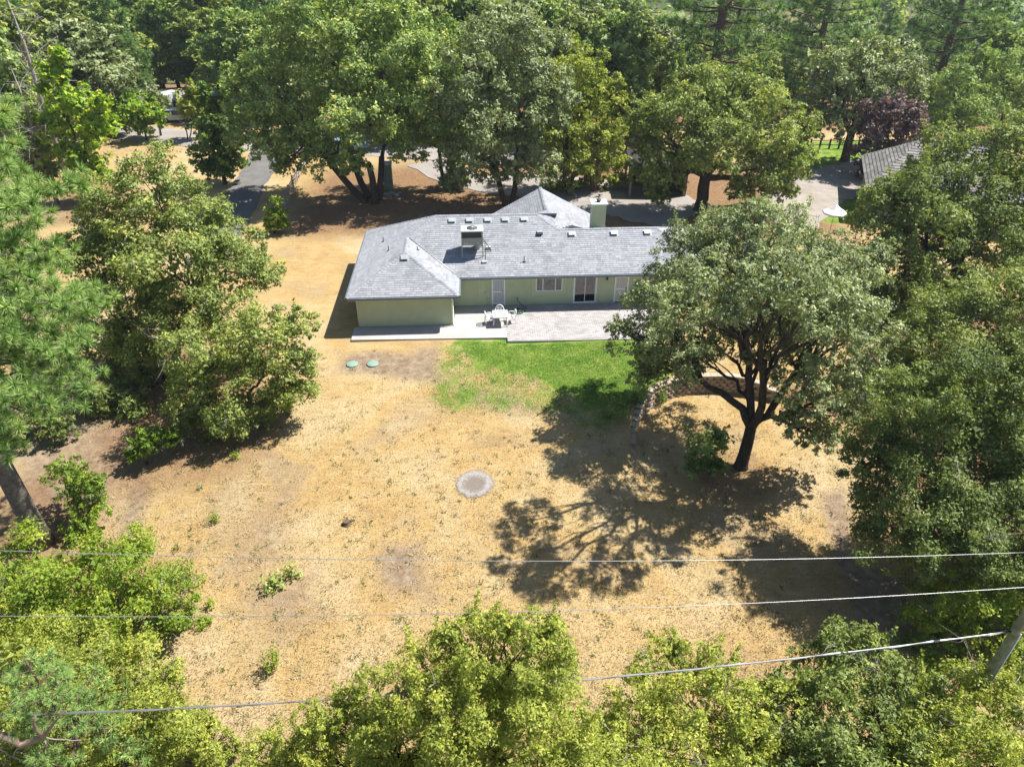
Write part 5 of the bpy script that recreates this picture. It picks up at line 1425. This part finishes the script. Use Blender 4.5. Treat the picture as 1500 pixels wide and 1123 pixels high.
# ------------------------------------------------------------------ weathered fence along the driveway
fp = [on_ground(*q) for q in [(418, 306), (424, 290), (430, 275), (438, 260), (446, 246), (452, 236)]]
fence = empty("rail_fence", fp[0], "weathered grey split-rail fence along the shaded driveway", "fence")
f0 = Vector(fp[0])
fv = [Vector((q[0], q[1], tz(q[0], q[1]))) - f0 for q in fp]
for q in fv:
    MB().tube([q + Vector((0, 0, -0.15)), q + Vector((random.gauss(0, .04), 0, 1.25))], [0.09, 0.075], 6, smooth=False).build("post", "old_wood", fence)
for a, b in zip(fv[:-1], fv[1:]):
    for h in (0.35, 0.72, 1.08):
        MB().tube([a + Vector((0.06, 0, h + random.gauss(0, .04))), (a + b) / 2 + Vector((0.06, 0, h + random.gauss(0, .05))), b + Vector((0.06, 0, h + random.gauss(0, .05)))], [0.05, 0.06, 0.045], 6, smooth=False).build("rail", "old_wood", fence)
    for t in (0.2, 0.4, 0.6, 0.8):
        c_ = a + (b - a) * t
        MB().tube([c_ + Vector((0.13, 0, 0.05)), c_ + Vector((0.13 + random.gauss(0, .1), random.gauss(0, .12), 1.15))], 0.035, 5, smooth=False).build("picket", "dead_wood", fence)

# ------------------------------------------------------------------ buildings and vehicles beyond
# small green shed behind the huge oak
q = on_ground(570, 277)
sh = empty("shed", q, "narrow pale green pump shed behind the huge dark oak", "shed", rz=0.1)
MB().box(-0.42, 0.42, -0.4, 0.4, -0.1, 2.5).build("wall", "shed_green", sh)
MB().add([(-0.5, -0.5, 2.502), (0.5, -0.5, 2.502), (0.5, 0.5, 2.502), (-0.5, 0.5, 2.502), (-0.5, 0, 2.75), (0.5, 0, 2.75)], [(0, 1, 5, 4), (2, 3, 4, 5), (1, 2, 5), (3, 0, 4), (3, 2, 1, 0)]).build("roof", "tin_roof", sh)
d = MB().box(-0.3, 0.3, -0.425, -0.402, 0.05, 2.0).build("door", "shed_green", sh)
MB().box(0.2, 0.25, -0.45, -0.427, 0.95, 1.1).build("handle", "black_metal", d)
for i, (px, py) in enumerate([(566, 287), (574, 285), (580, 287), (571, 289), (585, 284)]):
    q = on_ground(px, py); s = random.uniform(0.22, 0.38)
    mb = MB(); bm = bmesh.new(); bmesh.ops.create_icosphere(bm, subdivisions=2, radius=s)
    for v_ in bm.verts: v_.co *= random.uniform(0.75, 1.1); v_.co.z *= 0.6
    me = bpy.data.meshes.new("rock"); bm.to_mesh(me); bm.free(); me.materials.append(MATS["rock_grey"])
    o = obj_from("rock", me); o.location = (q[0], q[1], tz(q[0], q[1]) + s * 0.25)
    tag(o, "pale grey rock in the pile beside the green shed", "rock", "rocks beside the green shed")

# dark pole barn behind the turning area
q = on_ground(962, 288); bx, by = q[0], q[1]; bz = tz(bx, by)
barn = empty("carport", (bx, by, bz), "dark open carport in the shade beside the round full oak", "carport", rz=-0.05)
for x in (-2.6, 0.0, 2.5):
    for y in (0.0, 5.0): MB().box(x - 0.09, x + 0.09, y - 0.09, y + 0.09, -0.15, 2.6).build("post", "old_wood", barn)
MB().box(-2.7, 2.9, -0.4, 5.4, 2.76, 2.84).build("roof", "barn_wood", barn)
MB().box(-2.6, 2.8, -0.15, 0.15, 2.6, 2.758).build("beam", "barn_wood", barn)
for i in range(12): MB().box(2.62, 2.68, -0.1 + i * 0.43, 0.31 + i * 0.43, -0.1, 2.55).build("wall_board", "barn_wood", barn)
for i in range(11): MB().box(-2.3 + i * 0.44, -1.88 + i * 0.44, 5.10, 5.15, -0.1, 2.55).build("wall_board", "barn_wood", barn)
for (px, py), lb in (((867, 280), "brown wooden post at the edge of the turning area, shorter of the two"), ((872, 281), "tall brown wooden post at the edge of the turning area")):
    q = on_ground(px, py); r_ = empty("wooden_post", (q[0], q[1], tz(q[0], q[1])), lb, "post")
    h = 3.0 if px == 867 else 3.4
    MB().box(-0.13, 0.13, -0.13, 0.13, -0.2, h).build("shaft", "brown_post", r_)
    MB().box(-0.16, 0.16, -0.16, 0.16, h + 0.002, h + 0.06).build("cap", "brown_post", r_)

def wheel(parent, x, y, r=0.34):
    w = MB().lathe([(r * 0.55, -0.1), (r, -0.09), (r, 0.09), (r * 0.55, 0.1)], (0, 0, 0), 20).xform(Matrix.Translation((x, y, r)) @ Matrix.Rotation(math.pi / 2, 4, 'X')).build("wheel", "rubber", parent)
    MB().lathe([(r * 0.5, -0.105), (r * 0.5, 0.105)], (0, 0, 0), 14).xform(Matrix.Translation((x, y, r)) @ Matrix.Rotation(math.pi / 2, 4, 'X')).build("rim", "vent_metal", w)
def profile_body(prof, y0, y1, name, mat, parent):
    n = len(prof); vs = [(x, y0, z) for x, z in prof] + [(x, y1, z) for x, z in prof]
    return MB().add(vs, [tuple(range(n)), tuple(range(2 * n - 1, n - 1, -1))] + [((i + 1) % n, i, n + i, n + (i + 1) % n) for i in range(n)]).build(name, mat, parent)
# white travel trailer by the road
q = on_ground(246, 174)
rv = empty("travel_trailer", (q[0], q[1], tz(q[0], q[1])), "white travel trailer parked beyond the road", "trailer", rz=math.radians(62))
profile_body([(-3.0, 0.5), (2.6, 0.5), (3.1, 1.2), (3.1, 2.0), (2.5, 3.1), (-2.8, 3.15), (-3.0, 2.9)], -1.2, 1.2, "body", "car_white", rv)
for x in (-1.8, 0.4): MB().box(x, x + 1.0, -1.225, -1.202, 1.6, 2.3).build("window", "dark_glass", rv)
MB().box(1.6, 2.25, -1.225, -1.202, 0.6, 2.5).build("door", "unit_white", rv)
MB().box(-3.02, -3.001, -0.7, 0.7, 1.6, 2.4).build("window", "dark_glass", rv)
for x in (-0.9, 0.0):
    for y in (-1.12, 1.12): wheel(rv, x, y)
MB().tube([(2.9, 0, 0.6), (4.2, 0, 0.5)], 0.06, 6).build("hitch", "black_metal", rv)
def car(b, rz, mat, label):
    r_ = empty("parked_car", (b[0], b[1], tz(b[0], b[1]) + 0.03), label, "car", None, rz)
    profile_body([(-2.2, 0.35), (2.15, 0.35), (2.25, 0.7), (1.2, 0.95), (-2.1, 0.98), (-2.25, 0.7)], -0.88, 0.88, "body", mat, r_)
    g = profile_body([(-2.0, 0.982), (1.1, 0.982), (0.45, 1.5), (-1.5, 1.52)], -0.74, 0.74, "cabin_glass", "dark_glass", r_)
    profile_body([(-1.55, 1.523), (0.42, 1.503), (0.35, 1.56), (-1.45, 1.58)], -0.72, 0.72, "roof", mat, r_)
    for x in (-0.55,): 
        for y in (-0.755, 0.755): MB().box(x - 0.05, x + 0.05, y - 0.012, y + 0.012, 0.99, 1.5).build("pillar", mat, r_)
    for x in (-1.35, 1.4):
        for y in (-0.82, 0.82): wheel(r_, x, y, 0.33)
    for y in (-0.6, 0.6): MB().box(2.19, 2.26, y - 0.18, y + 0.18, 0.62, 0.74).build("headlight", "car_white", r_)
    for y in (-0.6, 0.6): MB().box(-2.27, -2.2, y - 0.18, y + 0.18, 0.70, 0.84).build("tail_light", "brown_post", r_)
car(on_ground(508, 224), 0.35, "car_blue", "light blue car parked on the road behind the huge dark oak")
car(on_ground(262, 178), 0.2, "car_white", "white car parked beside the travel trailer")
# grey shed roof beyond the cedar
q = on_ground(346, 168)
sb = empty("barn", (q[0], q[1], tz(q[0], q[1])), "grey-blue metal-roofed barn glimpsed beyond the cedar", "barn", rz=0.15)
MB().box(-3.0, 3.0, -2.2, 2.2, -0.2, 2.4).build("wall", "barn_wood", sb)
MB().add([(-3.3, -2.6, 2.41), (3.3, -2.6, 2.41), (3.3, 2.6, 2.41), (-3.3, 2.6, 2.41), (-3.3, 0, 3.6), (3.3, 0, 3.6)], [(0, 1, 5, 4), (2, 3, 4, 5), (1, 2, 5), (3, 0, 4), (3, 2, 1, 0)]).build("roof", "tin_roof", sb)
MB().box(-0.9, 0.9, -2.24, -2.203, 0, 2.1).build("door", "old_wood", sb)

# neighbour's house: gable roof seen over the oaks
pk = at_y(1328, 212, 62); lo_ = at_y(1256, 268, 57)
nb = empty("neighbour_house", (pk[0] + 3.2, 63.0, tz(pk[0], 62)), "neighbour's house with a grey-brown shingle roof beyond the tall oak", "house", rz=math.radians(-20))
zr = pk[2] - tz(pk[0], 62); ze = zr - 3.1
MB().box(-4.6, 7.4, -4.2, 4.2, -0.3, ze - 0.05).build("wall", "unit_beige", nb)
vs = [(-5.2, -5.0, ze), (8.0, -5.0, ze), (8.0, 5.0, ze), (-5.2, 5.0, ze), (-1.4, 0, zr), (4.2, 0, zr)]
nr = MB().add(vs, [(0, 1, 5, 4), (2, 3, 4, 5), (1, 2, 5), (3, 0, 4), (3, 2, 1, 0)]).build("roof", "gutter_grey", nb)
mb = MB()
def shingle_face(poly, e, sdir):
    o = np.array(poly[0]); e = np.array(e); sdir = np.array(sdir); nz = np.cross(e, sdir); nz = nz if nz[2] > 0 else -nz
    ab = np.array([((np.array(p) - o) @ e, (np.array(p) - o) @ sdir) for p in poly]); kk = 0
    while kk * 0.3 < ab[:, 1].max() - 0.05:
        ba = kk * 0.3; xs = sorted(p[0] + (ba + .12 - p[1]) / (r[1] - p[1]) * (r[0] - p[0]) for p, r in zip(ab, np.roll(ab, -1, 0)) if (p[1] > ba + .12) != (r[1] > ba + .12))
        if len(xs) >= 2:
            a = xs[0]
            while a < xs[1]:
                b_ = min(a + random.uniform(0.4, 0.9), xs[1])
                P = lambda s_, t_, h: o + e * s_ + sdir * t_ + nz * h
                v4 = [P(a, ba, .05), P(b_, ba, .05), P(b_, ba + .31, .015), P(a, ba + .31, .015), P(a, ba, 0.0), P(b_, ba, 0.0)]
                mb.add(v4, [(0, 1, 2, 3), (4, 5, 1, 0)], random.random()); a = b_
        kk += 1
for ids, e in (((0, 1, 5, 4), (1, 0, 0)), ((3, 0, 4), (0, -1, 0)), ((1, 2, 5), (0, 1, 0)), ((2, 3, 4, 5), (-1, 0, 0))):
    P_ = [np.array(vs[i], float) for i in ids]; e = np.array(e, float)
    top = P_[-1] - P_[0]; sdir = top - e * (top @ e); sdir /= np.linalg.norm(sdir)
    shingle_face(P_, e, sdir)
o = mb.build("shingles", "neighbour_shingle", nr); o["kind"] = "stuff"

# white parasol
q = at_z(1222, 314, 2.2)
um = empty("parasol", (q[0], q[1], tz(q[0], q[1])), "open white parasol beside the gravel drive", "parasol")
h0 = 2.3 - tz(q[0], q[1])
vs = [(0, 0, h0 + 0.75)]
for ring, zz in ((0.48, 0.36), (0.95, 0.1), (0.95, -0.02)):
    for i in range(8): vs.append((ring * math.cos(i * math.pi / 4 + .2), ring * math.sin(i * math.pi / 4 + .2), h0 + zz))
fs = [(0, 1 + i, 1 + (i + 1) % 8) for i in range(8)] + [(1 + r * 8 + i, 9 + r * 8 + i, 9 + r * 8 + (i + 1) % 8, 1 + r * 8 + (i + 1) % 8) for r in range(2) for i in range(8)]
MB().add(vs, fs).build("canopy", "umbrella_cloth", um)
MB().tube([(0, 0, -0.1), (0, 0, h0 + 0.72)], 0.03, 8).build("pole", "vent_metal", um)
for i in range(8):
    a = i * math.pi / 4 + .2; MB().tube([(0, 0, h0 + 0.68), (0.92 * math.cos(a), 0.92 * math.sin(a), h0 + 0.07)], 0.012, 5).build("rib", "vent_metal", um)
MB().lathe([(0.3, -0.02), (0.3, 0.08), (0.06, 0.2)], (0, 0, 0), 16).build("base", "black_metal", um)
# low fence past the neighbour's lawn
fa = [on_ground(px, 218) for px in range(1186, 1300, 14)]
nf = empty("rail_fence", fa[0], "low dark rail fence past the neighbour's lawn", "fence")
g0 = Vector(fa[0]); gp = [Vector((q[0], q[1], tz(q[0], q[1]))) - g0 for q in fa]
for q in gp: MB().box(q.x - .08, q.x + .08, q.y - .08, q.y + .08, q.z - .2, q.z + 1.1).build("post", "barn_wood", nf)
for a, b in zip(gp[:-1], gp[1:]):
    for h in (0.45, 0.95): MB().tube([a + Vector((0, -.12, h)), b + Vector((0, -.12, h))], 0.05, 5).build("rail", "barn_wood", nf)
# small paved pad in the shade between the oaks
q = on_ground(1258, 566)
ribbon("path", None, [2.2, 2.2, 2.2], "asphalt", "blue-grey paved path between the shade oak and the thicket", 0.04, pts=[(q[0] - 0.5, q[1] - 0.8), (q[0] + 1.2, q[1] + 0.4), (q[0] + 4, q[1] + 2.0)])
# bare curved madrone branch among the scrub
b0 = at_y(30, 1200, 10.6); rng = np.random.default_rng(3)
br = empty("bare_branch", (b0[0], b0[1], tz(b0[0], b0[1])), "bare curved reddish-tan branch above the scrub under the cable", "branch")
L_ = lambda px, py, y=10.6: np.array(at_y(px, py, y)) - np.array(br.location)
mb = MB()
mb.tube([np.array([0, 0, -0.2]), L_(-60, 1150), L_(-25, 1085), L_(5, 1077), L_(22, 1085), L_(31, 1091), L_(45, 1086), L_(62, 1079), L_(70, 1070), L_(82, 1055), L_(95, 1040)], [0.16, 0.14, 0.12, 0.11, 0.105, 0.10, 0.09, 0.08, 0.05, 0.03, 0.012], 8)
mb.tube([L_(64, 1078), L_(54, 1070), L_(49, 1058), L_(52, 1048)], [0.06, 0.045, 0.035, 0.02], 7)
mb.build("limb", "madrone_bark", br)
mb = MB()
for a, b in (((66, 1079), (120, 1083)), ((66, 1085), (62, 1112)), ((27, 1093), (18, 1108)), ((18, 1108), (58, 1125)), ((0, 1095), (18, 1108)), ((70, 1065), (82, 1060)), ((24, 1100), (40, 1104)), ((62, 1112), (74, 1124))):
    limb(mb, L_(*a), L_(*b), 0.025, 0.008, rng, 0.03, 5, 5, 0.05)
mb.build("twigs", "dead_wood", br)

# ------------------------------------------------------------------ grass blades
def blades(n, sampler, h, w, mat, label, name, tmean, seed, patch=0.05):
    rng = np.random.default_rng(seed)
    xy = sampler(n, rng); n = len(xy)
    z = terrain(xy[:, 0], xy[:, 1])
    a = rng.uniform(0, 6.283, n); hh = h * rng.uniform(0.5, 1.4, n); ln = rng.uniform(0.4, 1.5, n) * hh
    b = np.stack([xy[:, 0], xy[:, 1], z - 0.01], 1)
    sd = np.stack([-np.sin(a), np.cos(a), np.zeros(n)], 1) * (w * rng.uniform(0.6, 1.4, n))[:, None]
    tip = b + np.stack([np.cos(a) * ln, np.sin(a) * ln, hh], 1)
    V = np.stack([b - sd, b + sd, tip], 1).reshape(-1, 3)
    o = obj_from(name, np_mesh(name, V, np.arange(n * 3).reshape(-1, 3), mat, np.clip(rng.normal(tmean, 0.16, n) + patch * sum(np.sin(xy[:, 0] * a_ + xy[:, 1] * b_ + c_) for a_, b_, c_ in ((1.1, 0.7, 0), (-0.8, 1.9, 1), (2.3, -1.6, 2), (0.5, 3.1, 4), (3.7, 1.2, 5))), 0, 1)))
    return tag(o, label, name.replace("_", " "), kind="stuff")
def in_yard(n, rng):
    # even over the picture: draw pixels of the yard, keep the ground points
    px = rng.uniform(100, 1350, n); py = rng.uniform(490, 1123, n)
    dx, dy = (px - 750) / F_PX, -(py - 561.5) / F_PX
    d = np.stack([dx, CP + dy * SP, -SP + dy * CP], 1)
    P = np.array([0, 0, CAM_H]) + d * ((-0.7 - CAM_H) / d[:, 2])[:, None]
    x, y = P[:, 0], P[:, 1]
    ok = (lawn_value(x, y) + rng.normal(0, 0.2, n) < 0.55) & (y < 38.2) & (np.hypot(x + 1.84, y - 26.4) > 1.0)
    ok &= dirt_value(x, y) < rng.uniform(0.3, 1.1, n)
    return P[ok][:, :2]
def in_lawn(n, rng):
    x = rng.uniform(-6, 9, n); y = rng.uniform(29, 39, n)
    ok = (lawn_value(x, y) + rng.normal(0, 0.18, n) > 0.5) & (bank_mask(x, y) < 0.02)
    c = math.cos(HOUSE_R); s = math.sin(HOUSE_R)
    v_ = -(x - HOUSE_O[0]) * s + (y - HOUSE_O[1]) * c; u_ = (x - HOUSE_O[0]) * c + (y - HOUSE_O[1]) * s
    ok &= v_ < np.where(u_ > PA, PE - 0.25, PB - 0.05)
    return np.stack([x[ok], y[ok]], 1)
blades(150000, in_yard, 0.07, 0.014, "dry_blade", "short dry straw-coloured grass over the yard", "dry_grass", 0.45, 1)
blades(110000, in_lawn, 0.06, 0.014, "lawn_blade", "watered green lawn grass below the patio", "lawn_grass", 0.5, 2, 0.10)
def weedy(n, seed):
    rng = np.random.default_rng(seed)
    c = in_yard(n, rng); m_ = 16
    sp = rng.uniform(0.05, 0.16, len(c))
    xy = np.repeat(c, m_, 0) + rng.normal(size=(len(c) * m_, 2)) * np.repeat(sp, m_)[:, None]
    return lambda k_, r_: xy
blades(0, weedy(900, 4), 0.09, 0.022, "weed_blade", "scattered low green weeds in the dry grass", "weeds", 0.5, 5)
blades(0, weedy(1600, 6), 0.11, 0.016, "dry_blade", "taller pale tufts of uncut dry grass", "grass_tufts", 0.75, 7)
print("LEAVES", LEAF_TOTAL[0])
for t in TREES: print(t)

# ------------------------------------------------------------------ the air between here and the far hills
m, nt, out = node_mat("haze_air"); k = NT(nt)
pvv = k.n("VolumePrincipled")
pvv.inputs["Color"].default_value = (0.80, 0.90, 1.0, 1)
pvv.inputs["Density"].default_value = 0.00020
pvv.inputs["Anisotropy"].default_value = 0.25
k.l(pvv.outputs[0], out.inputs["Volume"])
hz = MB().box(-760, 760, -60, 1180, -30, 82).build("haze", "haze_air")
tag(hz, "thin blue summer haze over the far wooded hills", "haze", kind="stuff")
